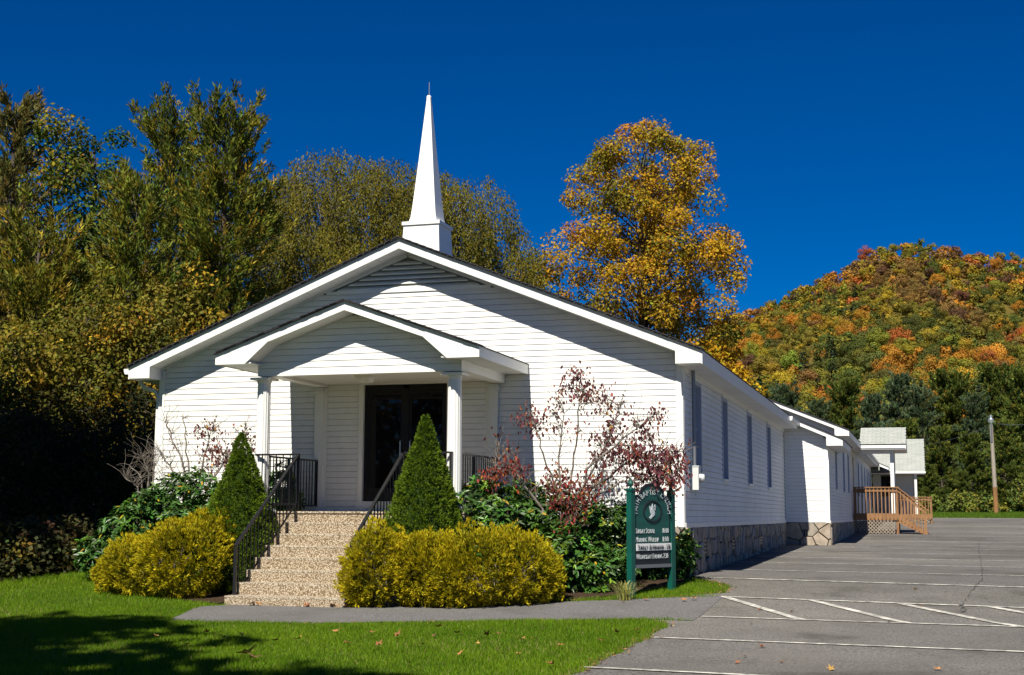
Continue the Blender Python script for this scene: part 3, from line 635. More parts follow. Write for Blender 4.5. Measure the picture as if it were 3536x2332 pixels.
def gable_front(y, xe, zeb, slope, xin, ov, box_w, yback, lab):
    """half gable facing the camera: rake fascia falling to the right, boxed return, side eave"""
    zr = lambda x: zeb + .06 + slope * (xe - x); P_ = lambda u, v_, d: (u, y + d, v_)
    fa = MB().prism([(xin, zr(xin)), (xe, zr(xe)), (xe, zr(xe) + .12), (xin, zr(xin) + .12)], P_, 0, .022).build('rake_fascia', MT['trim'], annex)
    MB().prism([(xe - box_w, zr(xe - box_w) + .02), (xe, zr(xe) + .02), (xe, zeb), (xe - box_w, zeb)], P_, -.004, .018).build('boxed_return', MT['trim'], fa)
    MB().box(xe - box_w, xe - box_w + .02, y + .019, y + ov + .02, zeb, zr(xe - box_w) + .01).build('return_side', MT['trim'], fa)
    MB().prism([(xin, zr(xin)), (xe - box_w, zr(xe - box_w)), (xe - box_w, zr(xe - box_w) + .02), (xin, zr(xin) + .02)], P_, .023, ov).build('rake_soffit', MT['soffit'], annex)
    MB().prism([(xin, zr(xin) + .12), (xe + .03, zr(xe + .03) + .12), (xe + .03, zr(xe + .03) + .15), (xin, zr(xin) + .16)], lambda u, v_, d: (u, d, v_), y - .03, yback).build('roof', MT['shingle'], annex)
    if xin > XC: MB().prism([(XC, 4.86), (xin - .002, zr(xin) + .12), (xin - .002, zr(xin) + .16), (XC, 4.90)], lambda u, v_, d: (u, d, v_), L + .16, yback + .75).build('roof', MT['shingle'], annex); MB().prism([(xin - .002, zr(xin) + .12), (xe + .03, zr(xe + .03) + .12), (xe + .03, zr(xe + .03) + .15), (xin - .002, zr(xin) + .16)], lambda u, v_, d: (u, d, v_), yback + .002, yback + .75).build('roof', MT['shingle'], annex)
    MB().box(xe - box_w, xe, y + .023, yback, zeb, zeb + .015).build('eave_soffit', MT['soffit'], annex)
    MB().box(xe, xe + .02, y + .0, yback, zeb - .01, zr(xe) + .12).build('eave_fascia', MT['trim'], annex)
gable_front(16.69, 1.625, 2.112, .44, .42, .35, .42, 21.2, '')
gable_front(21.7, 1.56, 2.665, .408, XC, .3, .42, 28.8, '')
MB().prism([(-9, 1.5), (X2, 1.5), (X2, 2.862), (XC, 5.33), (-9, 3.4)], lambda u, v_, d: (u, 22.0 + d, v_), 0, .1).build('upper_gable_wall', MT['siding'], annex)
# main eave continues to the wing
MB().box(X2, 1.56, 28.8, YW, 2.665, 2.68).build('eave_soffit', MT['soffit'], annex)
MB().box(1.56, 1.58, 28.8, YW - .8, 2.655, 2.86).build('eave_fascia', MT['trim'], annex)
MB().prism([(1.59, 2.86), (1.67, 2.86), (1.67, 2.82), (1.65, 2.77), (1.59, 2.77)], lambda u, v_, d: (u, d, v_), 34, YW - .8).build('gutter', MT['trim'], annex)
MB().prism([(1.59, 2.86), (1.59, 2.89), (XC, 5.50), (XC, 5.46)], lambda u, v_, d: (u, d, v_), 28.8, YW + 4).build('roof', MT['shingle'], annex)
for y_, a_, b_ in ((49.4, (1.63, 2.84), (2.12, 2.63)), (51.2, (1.80, 2.60), (2.20, 2.46))):
    MB().prism([(a_[0], a_[1] - .14), (b_[0], b_[1] - .14), b_, a_], lambda u, v_, d: (u, y_ + d, v_), 0, .03).build('rake_fascia', MT['trim'], annex)
    MB().prism([(a_[0], a_[1] - .01), (b_[0], b_[1] - .01), (b_[0], b_[1] + .02), (a_[0], a_[1] + .02)], lambda u, v_, d: (u, y_ + d, v_), -.02, 2).build('roof', MT['shingle'], annex)
def shingle_roof(parent, x0, x1, y0, z0, y1, z1, rows, tab, th=.01):
    """front slope of a cross gable laid with individual shingles"""
    d = np.array([0, y1 - y0, z1 - z0]); Ls = np.linalg.norm(d); d /= Ls; n = np.array([0, -d[2], d[1]])
    base = MB().prism([(0, 0), (Ls, 0), (Ls, -.03), (0, -.03)], lambda u, v_, q: tuple(np.array([q, y0, z0]) + d * u + n * v_), x0, x1).build('porch_roof_deck', MT['shingle'], parent)
    MB().prism([(0, 0), (Ls, 0), (Ls, -.04), (0, -.04)], lambda u, v_, q: tuple(np.array([q, y1, z1]) + np.array([0, d[1], -d[2]]) * u + np.array([0, d[2], d[1]]) * v_), x0, x1).build('porch_roof_back', MT['shingle'], parent)
    h = Ls / rows
    for r in range(rows):
        x = x0 - (tab / 2 if r % 2 else 0) - random.uniform(0, .03)
        while x < x1:
            a_, b_ = max(x, x0 - .01), min(x + tab - .007, x1 + .01)
            if b_ - a_ > .03:
                MB().prism([(r * h - .01, th + random.uniform(.003, .008)), ((r + 1) * h, .004), ((r + 1) * h, .001), (r * h - .01, .001)], lambda u, v_, q: tuple(np.array([q, y0, z0]) + d * u + n * v_), a_, b_).build('shingle', MT['lshingle'], base)
            x += tab
    return base
# side porch
sr = shingle_roof(annex, 1.56, 3.19, 29.58, 2.79, 31.4, 3.50, 11, .30)
MB().box(1.59, 3.17, 29.60, 29.63, 2.645, 2.775).build('porch_fascia', MT['trim'], annex)
MB().box(1.58, 3.17, 29.631, 33.2, 2.60, 2.644).build('porch_soffit', MT['soffit'], annex)
MB().prism([(29.6, 2.6), (33.2, 2.6), (33.2, 2.76), (31.4, 3.46), (29.6, 2.76)], lambda u, v_, d: (3.172 + d, u, v_), 0, .02).build('porch_gable_end', MT['siding'], annex)
MB().box(1.58, 2.74, 30.05, 30.19, 2.46, 2.60).build('porch_beam', MT['trim'], annex)
for y_ in (30.12, 32.75): MB().box(2.61, 2.74, y_ - .065, y_ + .065, .26, 2.60).build('porch_post', MT['trim'], annex)
# cross wing
sr2 = shingle_roof(annex, -2.0, 3.87, 50.0, 2.44, 54.7, 4.31, 26, .42)
MB().box(2.4, 3.90, 49.93, 50.0, 2.33, 2.43).build('porch_gutter', MT['trim'], annex)
MB().box(1.2, 3.86, 50.02, 53, 2.34, 2.36).build('porch_soffit', MT['soffit'], annex)
wg = MB().box(X2, 3.27, 53, 53.1, -.3, 2.5).build('wing_wall', MT['backing'], annex)
boards(wg, front(52.98), .2, 2.34, lambda z: X2, lambda z: 3.27, [(1.62, 2.30, 1.2, 2.3)])
MB().box(3.272, 3.30, 52.94, 53.05, -.2, 2.34).build('corner_board', MT['trim'], annex)
MB().box(1.64, 2.28, 52.97, 52.99, 1.2, 2.28).build('wing_window', MT['doorglass'], annex)
MB().box(3.34, 3.46, 50.2, 50.32, .1, 2.34).build('porch_post', MT['trim'], annex)

# decks --------------------------------------------------------------
def deck(label, x0, x1, y0, y1, zfl, zg, stairs=True, cap=.96):
    t = thing('wooden_deck', label, 'deck', ((x0 + x1) / 2, (y0 + y1) / 2, zg))
    m_ = MT['deck']; B = lambda nm, *a: MB().box(*a).build(nm, m_, t)
    B('rim_joist', x0, x1, y0, y0 + .04, zfl - .22, zfl - .002); B('rim_joist', x0, x1, y1 - .04, y1, zfl - .22, zfl - .002); B('rim_joist', x1 - .04, x1, y0 + .041, y1 - .041, zfl - .22, zfl - .002)
    n = int((y1 - y0) / .145)
    for i in range(n): B('deck_board', x0, x1 + .02, y0 + .0 + i * (y1 - y0) / n, y0 + (i + 1) * (y1 - y0) / n - .008, zfl, zfl + .03)
    zt = zfl + cap
    B('rail_cap', x0, x1 + .03, y0 - .06, y0 + .08, zt, zt + .035)
    B('rail', x0, x1, y0 + .005, y0 + .04, zt - .14, zt - .05)
    n = int((x1 - x0) / .143)
    for i in range(n + 1):
        x = x0 + .03 + i * (x1 - x0 - .09) / n; B('baluster', x, x + .036, y0 - .037, y0 - .001, zfl - .16, zt - .002)
    for x, y in ((x1 - .09, y0 + .041), (x1 - .09, y1 - .13), (x0 + .02, y0 + .041)): B('deck_post', x, x + .088, y, y + .088, zg - .05, zt - .001)
    B('rail', x0, x1, y1 - .04, y1 - .005, zt - .14, zt - .05); B('rail_cap', x0, x1 + .03, y1 - .08, y1 + .06, zt, zt + .035)
    for i in range(n + 1):
        x = x0 + .03 + i * (x1 - x0 - .09) / n; B('baluster', x, x + .036, y1 + .001, y1 + .037, zfl - .16, zt - .002)
    # lattice skirt
    lm = MT['deckgrey']; zb, zu = zg + .02, zfl - .23; k = 0
    for s_ in (-1, 1):
        x = x0 - .6
        while x < x1 + .6:
            a_ = (x, zb); b_ = (x + s_ * (zu - zb), zu)
            lo, hi = x0 + .02, x1 - .14
            pts = [a_, b_]
            def cutx(p_, q_, X): t_ = (X - p_[0]) / (q_[0] - p_[0]); return (X, p_[1] + (q_[1] - p_[1]) * t_)
            p_, q_ = (a_, b_) if a_[0] < b_[0] else (b_, a_)
            if q_[0] > lo and p_[0] < hi:
                if p_[0] < lo: p_ = cutx(p_, q_, lo)
                if q_[0] > hi: q_ = cutx(p_, q_, hi)
                yy = y0 + .008 + (.009 if s_ > 0 else 0)
                if abs(q_[0] - p_[0]) > .03: MB().bar((p_[0], yy, p_[1]), (q_[0], yy, q_[1]), .008, .035, (0, 1, 0) if False else (0, 0, 1)).build('lattice_strip', lm, t)
            x += .125
    if stairs:
        nst = 4; ys0, ys1 = y0 + .0, y0 + 1.25; run = .25; H = zfl - zg
        for yy in (ys0, ys1 - .04):
            MB().prism([(x1, zfl), (x1 + nst * run, zg + .05), (x1 + nst * run, zg - .02), (x1 + nst * run - .12, zg - .02), (x1, zfl - .32)], lambda u, v_, d: (u, yy + d, v_), 0, .04).build('stair_stringer', m_, t)
        for k in range(1, nst + 1):
            zz = zfl - H * k / (nst + .6); B('stair_tread', x1 + (k - 1) * run + .01, x1 + k * run + .03, ys0 + .041, ys1 - .041, zz, zz + .035)
        xe = x1 + nst * run - .03
        for yy in (ys0 - .039, ys1 + .001):
            z0_, z1_ = zt, zg + .88
            B('deck_post', xe - .09, xe, yy, yy + .038, zg, z1_ - .02)
            MB().bar((x1 - .02, yy + .02, z0_ + .015), (xe + .08, yy + .02, z1_ - .04), .13, .035).build('stair_rail_cap', m_, t)
            MB().bar((x1, yy + .045, z0_ - .10), (xe, yy + .045, z1_ - .13), .035, .09).build('stair_rail', m_, t)
            for k in range(7):
                f_ = (k + .7) / 8; x = x1 + (xe - x1) * f_; ztop = z0_ + (z1_ - z0_) * f_ - .03; zbot = zfl - .18 - (H - .12) * f_ * (nst * run) / (nst * run)
                B('baluster', x - .018, x + .018, yy - .001, yy + .036, max(zbot, zg + .02), ztop)
    return t
deck('brown wooden deck with lattice skirt and stairs under the nearer side porch', 1.26, 2.86, 30.0, 32.9, .25, -.47)
deck('brown wooden deck partly hidden behind the nearer stairs', 2.5, 4.15, 48.6, 51.4, .25, -.18, stairs=False, cap=.85)

# ------------------------------------------------------------------ church sign
def char_meshes():
    cache = {}
    def get(ch):
        if ch not in cache:
            cu = bpy.data.curves.new('glyph', 'FONT'); cu.body = ch; cu.size = 1.0; cu.extrude = .01; cu.resolution_u = 2; cu.offset = -.008
            o = bpy.data.objects.new('glyph', cu); COL.objects.link(o); bpy.context.view_layer.update()
            me = bpy.data.meshes.new_from_object(o.evaluated_get(bpy.context.evaluated_depsgraph_get()))
            vs_ = [tuple(v_.co) for v_ in me.vertices]; fs_ = [tuple(p_.vertices) for p_ in me.polygons]
            bpy.data.objects.remove(o); bpy.data.curves.remove(cu); bpy.data.meshes.remove(me)
            xs = [v_[0] for v_ in vs_] or [0]
            cache[ch] = (vs_, fs_, min(xs), max(xs))
        return cache[ch]
    return get
glyph = char_meshes()
SR = np.array([.085, -1.64]); SLp = at(2178 / 1.48696, 1783 / 1.48696, 0); 
_dir = (SLp - CAM) / np.dot(SLp - CAM, AX_F); _dR = np.dot(np.array([SR[0], SR[1], 0]) - CAM, AX_F)
SLq = (CAM + _dir * _dR * .964)[:2]
SLEN = float(np.linalg.norm(SR - SLq)); SA = (SR - SLq) / SLEN; SN = np.array([SA[1], -SA[0]])
if SN @ (CAM[:2] - SR) < 0: SN = -SN
print('SIGN', SLq, SR, SLEN, SA, SN)
sgn = thing('church_sign', 'dark green church sign with arched top and two green posts beside the car park', 'sign', (float((SLq[0] + SR[0]) / 2), float((SLq[1] + SR[1]) / 2), -.95))
def sfn(u, v_, d): q = SLq + SA * u + SN * d; return (q[0], q[1], v_)
PW = .045
for u in (0, SLEN):
    pb_ = MB().prism([(u - PW, -1.25), (u + PW, -1.25), (u + PW, .53), (u - PW, .53)], sfn, -PW, PW).build('sign_post', MT['post'], sgn)
    MB().prism([(u - PW - .012, .531), (u + PW + .012, .531), (u + PW + .012, .555), (u - PW - .012, .555)], sfn, -PW - .012, PW + .012).build('post_cap', MT['post'], pb_)
    c = sfn(u, .555, 0); MB().lathe(c, [(.035, 0), (.030, .015), (.016, .03), (.036, .055), (.042, .08), (.030, .11), (.012, .135), (.004, .145)], 12).build('post_finial', MT['post'], pb_)
UA, UB = PW + .02, SLEN - PW - .02; ZSB, ZSH, ZAR = -.535, .44, .625; UM = (UA + UB) / 2; RA = (UB - UA) * .335
arc = [(UM + RA * math.cos(t), ZSH + .0 + (ZAR - ZSH) * math.sin(t)) for t in np.linspace(0, math.pi, 21)]
outline = [(UA, ZSB), (UB, ZSB), (UB, ZSH)] + arc + [(UA, ZSH)]
pan = MB().prism(outline, sfn, -.022, .022).build('sign_panel', MT['sign'], sgn)
for a_, b_ in zip(outline, outline[1:] + outline[:1]):
    if math.hypot(a_[0] - b_[0], a_[1] - b_[1]) < 1e-4: continue
bd = MB()
for a_, b_ in zip(outline[2:], outline[3:] + outline[:1]): 
    if math.hypot(a_[0] - b_[0], a_[1] - b_[1]) > 1e-3: bd.bar(sfn(*a_, .012), sfn(*b_, .012), .05, .022, (SN[0], SN[1], 0))
bd.bar(sfn(UB, ZSB, .012), sfn(UB, ZSH, .012), .03, .022, (SN[0], SN[1], 0)); bd.build('sign_moulding', MT['signblack'], pan)
MB().prism([(UA - .02, ZSB - .05), (UB + .02, ZSB - .05), (UB + .02, ZSB), (UA - .02, ZSB)], sfn, -.03, .034).build('bottom_rail', MT['conduit'], sgn)
ring = MB(); rc = (UM - .01, .235); ru, rv = (UB - UA) * .25, .15
pts = [sfn(rc[0] + ru * math.cos(t), rc[1] + rv * math.sin(t), .026) for t in np.linspace(0, 2 * math.pi, 33)]
ring.tube(pts, .011, 6); ring.build('emblem_ring', MT['signblack'], pan)
dove = [(455, 475), (463, 478), (472, 520), (487, 450), (494, 480), (499, 520), (509, 530), (514, 550), (508, 575), (494, 588), (480, 602), (470, 612), (458, 616), (448, 600), (455, 592), (468, 588), (472, 572), (464, 548), (459, 515)]
ku, kz = (UB - UA) / 405, .00136
DV = [(rc[0] + (a_ - 485) * ku, rc[1] - (b_ - 533) * kz) for a_, b_ in dove]
MB().prism(DV, sfn, .023, .031).build('dove_emblem', MT['letter'], pan)
for q in ([(514, 460), (519, 460), (519, 522), (514, 522)], [(506, 476), (527, 474), (527, 481), (506, 483)]):
    MB().prism([(rc[0] + (a_ - 485) * ku, rc[1] - (b_ - 533) * kz) for a_, b_ in q], sfn, .023 if q[0][0] == 514 else .0235, .030).build('cross_emblem', MT['letter'], pan)
def textline(text, u0, u1, zc, h, m_, name, d=.0235):
    mb = MB(); adv = []; x = 0
    prev = ' '
    for ch in text:
        big = (ch.isalpha() and prev in ' ') or not ch.isalpha(); s_ = 1.0 if big else .80
        if ch == ' ': x += .34
        else:
            vs_, fs_, xa, xb = glyph(ch.upper()); adv.append((ch, x - xa * s_, s_)); x += (xb - xa) * s_ + .10
        prev = ch
    k = (u1 - u0) / x
    for ch, xo, s_ in adv:
        vs_, fs_, xa, xb = glyph(ch.upper())
        mb.add([sfn(u0 + (v_[0] * s_ + xo) * k, zc - h / 2 + v_[1] * s_ * h / .72, d + .006 + v_[2] * .2) for v_ in vs_], fs_)
    mb.build(name, m_, pan)
uw = UB - UA
textline('Sunday School', UA + .02 * uw, UA + .56 * uw, -.045, .078, MT['letter'], 'sign_lettering'); textline('10:00', UA + .78 * uw, UA + .96 * uw, -.045, .075, MT['letter'], 'sign_lettering')
textline('Morning Worship', UA + .02 * uw, UA + .67 * uw, -.170, .078, MT['letter'], 'sign_lettering'); textline('11:00', UA + .78 * uw, UA + .96 * uw, -.170, .075, MT['letter'], 'sign_lettering')
wsx = MB().prism([(UA + .03 * uw, -.335), (UB + .02, -.335), (UB + .02, -.232), (UA + .03 * uw, -.232)], sfn, .023, .032).build('changeable_strip', MT['whitestrip'], pan)
textline('Sunday Afternoon - 1:30', UA + .07 * uw, UA + .99 * uw, -.284, .075, MT['letterblack'], 'sign_lettering', d=.0335)
MB().prism([(UA + .005, -.53), (UB - .03, -.53), (UB - .03, -.345), (UA + .005, -.345)], sfn, .022, .026).build('lower_strip', MT['signblack'], pan)
textline('Wednesday Evening 7:30', UA + .02 * uw, UA + .93 * uw, -.415, .075, MT['letter'], 'sign_lettering', d=.0275)
txt = 'FAITH BAPTIST CHURCH'; mb = MB(); n = len(txt)
wid = [.34 if c == ' ' else glyph(c)[3] - glyph(c)[2] + .12 for c in txt]; tot = sum(wid); acc = 0
for c, w_ in zip(txt, wid):
    t = (acc + w_ / 2) / tot; acc += w_
    if c == ' ': continue
    th = math.radians(188 - 196 * t); au, av = uw * .43, .245; c0 = (UM, .235)
    bx, bz_ = c0[0] + au * math.cos(th), c0[1] + av * math.sin(th) + .0
    tu, tv = au * math.sin(th), -av * math.cos(th); l_ = math.hypot(tu, tv)
    # letters are drawn upright-ish along the arch in a frame where the arch is round
    vs_, fs_, xa, xb = glyph(c); hh = .075 / .72; ang = th - math.pi / 2
    for_ = []
    for v_ in vs_:
        lx, ly = (v_[0] - (xa + xb) / 2) * .085, v_[1] * hh
        for_.append(sfn(bx + (lx * math.cos(ang) - ly * math.sin(ang)) * au / av * 1.0, bz_ + lx * math.sin(ang) + ly * math.cos(ang), .0295 + v_[2] * .2))
    mb.add(for_, fs_)
mb.build('sign_lettering', MT['letter'], pan)

# ------------------------------------------------------------------ utility pole
PP = at(2314, 1192, 85); PT = at(2314, 966, 85)
pole = thing('utility_pole', 'weathered wooden pole with a grey barrel lamp at the far end of the car park', 'utility pole', tuple(PP))
MB().tube([(PP[0], PP[1], PP[2] - .5), (PP[0] - .05, PP[1], PP[2] + 3), (PP[0] - .12, PP[1], PT[2] - .6)], [.17, .15, .12], 12).build('pole_shaft', MT['polewood'], pole)
MB().tube([(PP[0], PP[1], PP[2] - .5), (PP[0] - .033, PP[1], PP[2] + 1.9)], [.178, .166], 12).build('pole_butt', MT['polebutt'], pole)
c = (PP[0] - .12, PP[1] - .02, PT[2] - .75)
MB().lathe(c, [(.06, 0), (.10, .12), (.20, .25), (.22, .48), (.17, .55), (.10, .58), (.09, .75), (.05, .8)], 14).build('lamp_head', MT['steel'], pole)
MB().tube([(c[0], c[1] - .12, c[2] - 1.2), (c[0], c[1] - .14, c[2] + .2)], .06, 8).build('lamp_conduit', MT['conduit'], pole)

# ------------------------------------------------------------------ foliage machinery
def leaves(name, P_, A_, N_, Ln, Wd, Cc, m_, parent=None, kind=None, fold=0.0):
    """one rhombus leaf per row: base P_, axis A_, blade normal N_"""
    n = len(P_); o_ = org(parent) if parent is not None else np.zeros(3)
    A_ = A_ / (np.linalg.norm(A_, axis=1, keepdims=True) + 1e-9); S_ = np.cross(A_, N_); S_ /= (np.linalg.norm(S_, axis=1, keepdims=True) + 1e-9)
    Ln = np.broadcast_to(Ln, n)[:, None]; Wd = np.broadcast_to(Wd, n)[:, None]
    V = np.empty((n, 4, 3), np.float32)
    V[:, 0] = P_ - o_; V[:, 1] = P_ + A_ * Ln * .45 + S_ * Wd / 2 - o_; V[:, 2] = P_ + A_ * Ln - o_; V[:, 3] = P_ + A_ * Ln * .45 - S_ * Wd / 2 - o_
    return fastmesh(name, V, Cc, m_, parent, kind)
def fastmesh(name, V, Cc, m_, parent=None, kind=None, extra=None):
    n, k, _ = V.shape; me = bpy.data.meshes.new(name)
    me.vertices.add(n * k); me.vertices.foreach_set('co', np.ascontiguousarray(V, np.float32).ravel())
    me.loops.add(n * k); me.loops.foreach_set('vertex_index', np.arange(n * k, dtype=np.int32))
    me.polygons.add(n); me.polygons.foreach_set('loop_start', np.arange(0, n * k, k, dtype=np.int32))
    try: me.polygons.foreach_set('loop_total', np.full(n, k, np.int32))
    except Exception: pass
    me.update(calc_edges=True)
    a_ = me.attributes.new('Col', 'FLOAT_COLOR', 'POINT'); c4 = np.ones((n, k, 4), np.float32); c4[:, :, :3] = np.clip(Cc, 0, 1)[:, None, :]
    a_.data.foreach_set('color', c4.ravel()); me.materials.append(m_)
    o = link(name, me, parent)
    if kind: o['kind'] = kind
    return o
def runit(n, rng): v_ = rng.normal(size=(n, 3)); return v_ / np.linalg.norm(v_, axis=1, keepdims=True)
def jit(c, n, rng, s=.2, h=.12):
    c = np.asarray(c, float); k = rng.lognormal(0, s, (n, 1)); out = (c if c.ndim == 2 else np.repeat(c[None], n, 0)) * k
    return out * (1 + rng.normal(0, h, (n, 3)))
def pick(pal, n, rng):
    w = np.array([p_[0] for p_ in pal], float); w /= w.sum(); idx = rng.choice(len(pal), n, p=w); return np.array([p_[1] for p_ in pal], float)[idx]
def branch(mb, a, b, r0, r1, sag=0.0, n=4, seg=4, wob=.06, rng=RNG):
    a = np.array(a, float); b = np.array(b, float); L_ = np.linalg.norm(b - a); pts = []
    for i in range(seg + 1):
        t = i / seg; p_ = a + (b - a) * t; p_ = p_ + np.array([0, 0, 1]) * math.sin(t * math.pi) * sag * L_
        if 0 < i < seg: p_ = p_ + rng.normal(0, wob * L_ / seg, 3)
        pts.append(p_)
    mb.tube(pts, [r0 + (r1 - r0) * i / seg for i in range(seg + 1)], n, cap=False); return pts
def broadleaf(name, label, x, y, H, z_lo, prof, R, ncl, rcl, nleaf, ls, pal, rng, group=None, cat='tree', trunk_r=.22, barkm='bark', lean=(0, 0), shell=.35, squash=.8, envdx=None, z0=None, m_='leaf', drop=0.0):
    """trunk, limbs that reach each leaf clump, and leaf clumps filling the outline prof(t) (0 bottom..1 top)"""
    zg = float(gz(x, y)) if z0 is None else z0
    t = thing(name, label, cat, (x, y, zg), group)
    tz = rng.uniform(0, 1, ncl * 3); pr = np.array([prof(v_) for v_ in tz]); keep = rng.uniform(0, 1, ncl * 3) < (pr / pr.max()) ** 1.3; tz = tz[keep][:ncl]; pr = pr[keep][:ncl]; n = len(tz)
    a_ = rng.uniform(0, 2 * math.pi, n); rr = R * pr * np.sqrt(rng.uniform(shell ** 2, 1, n))
    C_ = np.stack([x + rr * np.cos(a_) + lean[0] * tz, y + rr * np.sin(a_) + lean[1] * tz, zg + z_lo + (H - z_lo) * tz], 1)
    mb = MB(); top = np.array([x + lean[0], y + lean[1], zg + H * .93]); base = np.array([x, y, zg - .2])
    seg = 8; tp = [base + (top - base) * i / seg + (rng.normal(0, H * .008, 3) if 0 < i < seg else 0) for i in range(seg + 1)]
    mb.tube(tp, [trunk_r * (1.15 - i / seg * 1.05) for i in range(seg + 1)], 8, cap=False)
    for c_ in C_:
        d = math.hypot(c_[0] - x, c_[1] - y); zb = max(zg + z_lo * .6, c_[2] - d * rng.uniform(.5, .95)); zb = min(zb, zg + H * .9)
        f_ = (zb - zg) / (H * .93); p0 = base + (top - base) * f_
        branch(mb, p0, c_, max(.02, trunk_r * .32 * (1 - f_ * .7)), .008, .05, 4, 4, rng=rng)
    mb.build('trunk', MT[barkm], t, True)
    cc = pick(pal, n, rng); idx = np.repeat(np.arange(n), nleaf); N_ = len(idx)
    u = runit(N_, rng); rad = rng.uniform(.25, 1, N_) ** .5 * rcl * rng.lognormal(0, .2, n)[idx]
    P_ = C_[idx] + u * rad[:, None] * np.array([1, 1, squash])
    P_[:, 2] -= drop * rng.uniform(0, 1, N_)
    Nn = u * .7 + runit(N_, rng) * .8 + np.array([0, -.15, .35]); Ax = runit(N_, rng) + np.array([0, 0, -.5])
    Ax = Ax - Nn * (np.sum(Ax * Nn, 1) / np.sum(Nn * Nn, 1))[:, None]
    col = jit(cc[idx], N_, rng, .22, .10)
    leaves('crown', P_, Ax, Nn, ls * rng.uniform(.7, 1.3, N_), ls * .75 * rng.uniform(.7, 1.3, N_), col, MT[m_], t)
    return t
def pine(name, label, x, y, H, z_lo, R, pal, rng, group=None, whorl=.75, per=7, tuft=42, nl=.28, nw=.022, trunk_r=.25, z0=None, prof=None, up=.18, m_='leaf', build=True, sub=3):
    """whorled branches carrying brushes of needles"""
    zg = float(gz(x, y)) if z0 is None else z0
    t = thing(name, label, 'tree', (x, y, zg), group)
    mb = MB(); mb.tube([(x, y, zg - .2), (x + rng.normal(0, .1), y, zg + H * .5), (x, y, zg + H)], [trunk_r, trunk_r * .6, .03], 8, cap=False)
    T = []; D = []
    z = z_lo
    while z < H * .985:
        f_ = (z - z_lo) / (H - z_lo); Rz = R * (prof(f_) if prof else (1 - f_) ** .75 * (.75 + .25 * math.sin(f_ * 9))) + .15
        for k in range(per):
            if rng.uniform() < .12: continue
            a_ = rng.uniform(0, 2 * math.pi); l_ = Rz * rng.uniform(.65, 1.12); zz = z + rng.uniform(-.3, .3) * whorl
            d = np.array([math.cos(a_), math.sin(a_), up + .9 * f_ ** 2 + rng.normal(0, .08)]); p0 = np.array([x, y, zg + zz]); p1 = p0 + d * l_
            mb.tube([p0, p0 + d * l_ * .5 - np.array([0, 0, .04 * l_]), p1], [max(.012, .028 * l_ * .4), .012, .006], 4, cap=False)
            m = max(2, int(l_ / .42))
            for i in range(m):
                s_ = .30 + .70 * (i + rng.uniform()) / m; q = p0 + d * l_ * s_
                for j in range(sub):
                    sd = np.array([-math.sin(a_), math.cos(a_), 0]) * rng.uniform(-1, 1) * l_ * .20 * (1.2 - s_ * .5) + np.array([0, 0, rng.uniform(-.02, .12)])
                    T.append(q + sd); D.append(d / np.linalg.norm(d) * .8 + np.array([0, 0, .55]) + sd * .6)
        z += whorl * (1 - .35 * f_)
    T = np.array(T); D = np.array(D); n = len(T); cc = pick(pal, n, rng) * rng.lognormal(0, .22, (n, 1))
    idx = np.repeat(np.arange(n), tuft); N_ = len(idx)
    Dn = D / np.linalg.norm(D, axis=1, keepdims=True)
    Ax = Dn[idx] * 1.0 + runit(N_, rng) * .75; P_ = T[idx] + Dn[idx] * rng.uniform(-.22, .22, (N_, 1)) + rng.normal(0, .035, (N_, 3))
    Nn = runit(N_, rng) + Ax * .0 + np.array([0, -.3, .5])
    leaves('crown', P_, Ax, Nn, nl * rng.uniform(.7, 1.2, N_), nw * rng.uniform(.8, 1.4, N_), jit(cc[idx], N_, rng, .2, .08), MT[m_], t)
    mb.build('trunk', MT['bark'], t, True)
    return t
def copy_tree(o, loc, label=None, scale=1.0, rz=0.0, group=None):
    c_ = o.copy(); COL.objects.link(c_); c_.location = loc; c_.scale = (scale,) * 3; c_.rotation_euler = (0, 0, rz)
    if label: c_['label'] = label
    if group: c_['group'] = group
    for ch in list(o.children):
        d = ch.copy(); COL.objects.link(d); d.parent = c_
    return c_

# ------------------------------------------------------------------ shrubs by the church
def bumps(p_, f=9.0):
    return (np.sin(p_[:, 0] * f + 1.3) * np.sin(p_[:, 1] * f * 1.1 + .7) * np.sin(p_[:, 2] * f * .9 + 2.1) + .6 * np.sin(p_[:, 0] * f * 2.1 + p_[:, 2] * f * 1.7) * np.sin(p_[:, 1] * f * 2.3 - p_[:, 2] * f))
def on_lobes(lobes, n, rng, amp=.10, f=9.0, lo=.72):
    """points near the outer skin of a union of ellipsoids with outward normals"""
    w = np.array([l[3] * l[4] + l[4] * l[5] + l[3] * l[5] for l in lobes]); idx = rng.choice(len(lobes), n, p=w / w.sum())
    Lb = np.array(lobes); u = runit(n, rng); c = Lb[idx, :3]; r = Lb[idx, 3:6]
    s = rng.uniform(lo ** 3, 1, n) ** (1 / 3); P_ = c + u * r * s[:, None]
    P_ = P_ + u * (bumps(P_, f) * amp)[:, None]
    Nn = u / r; Nn /= np.linalg.norm(Nn, axis=1, keepdims=True)
    keep = P_[:, 2] > gz(P_[:, 0], P_[:, 1]) + .02
    for k in range(len(lobes)):
        q = (P_ - Lb[k, :3]) / Lb[k, 3:6]; keep &= ~((np.sum(q * q, 1) < .45) & (idx != k))
    return P_[keep], Nn[keep], s[keep]
def lobe(px, py, Y, rx, ry, rz): c_ = at(px, py, Y); return (c_[0], c_[1], c_[2], rx, ry, rz)
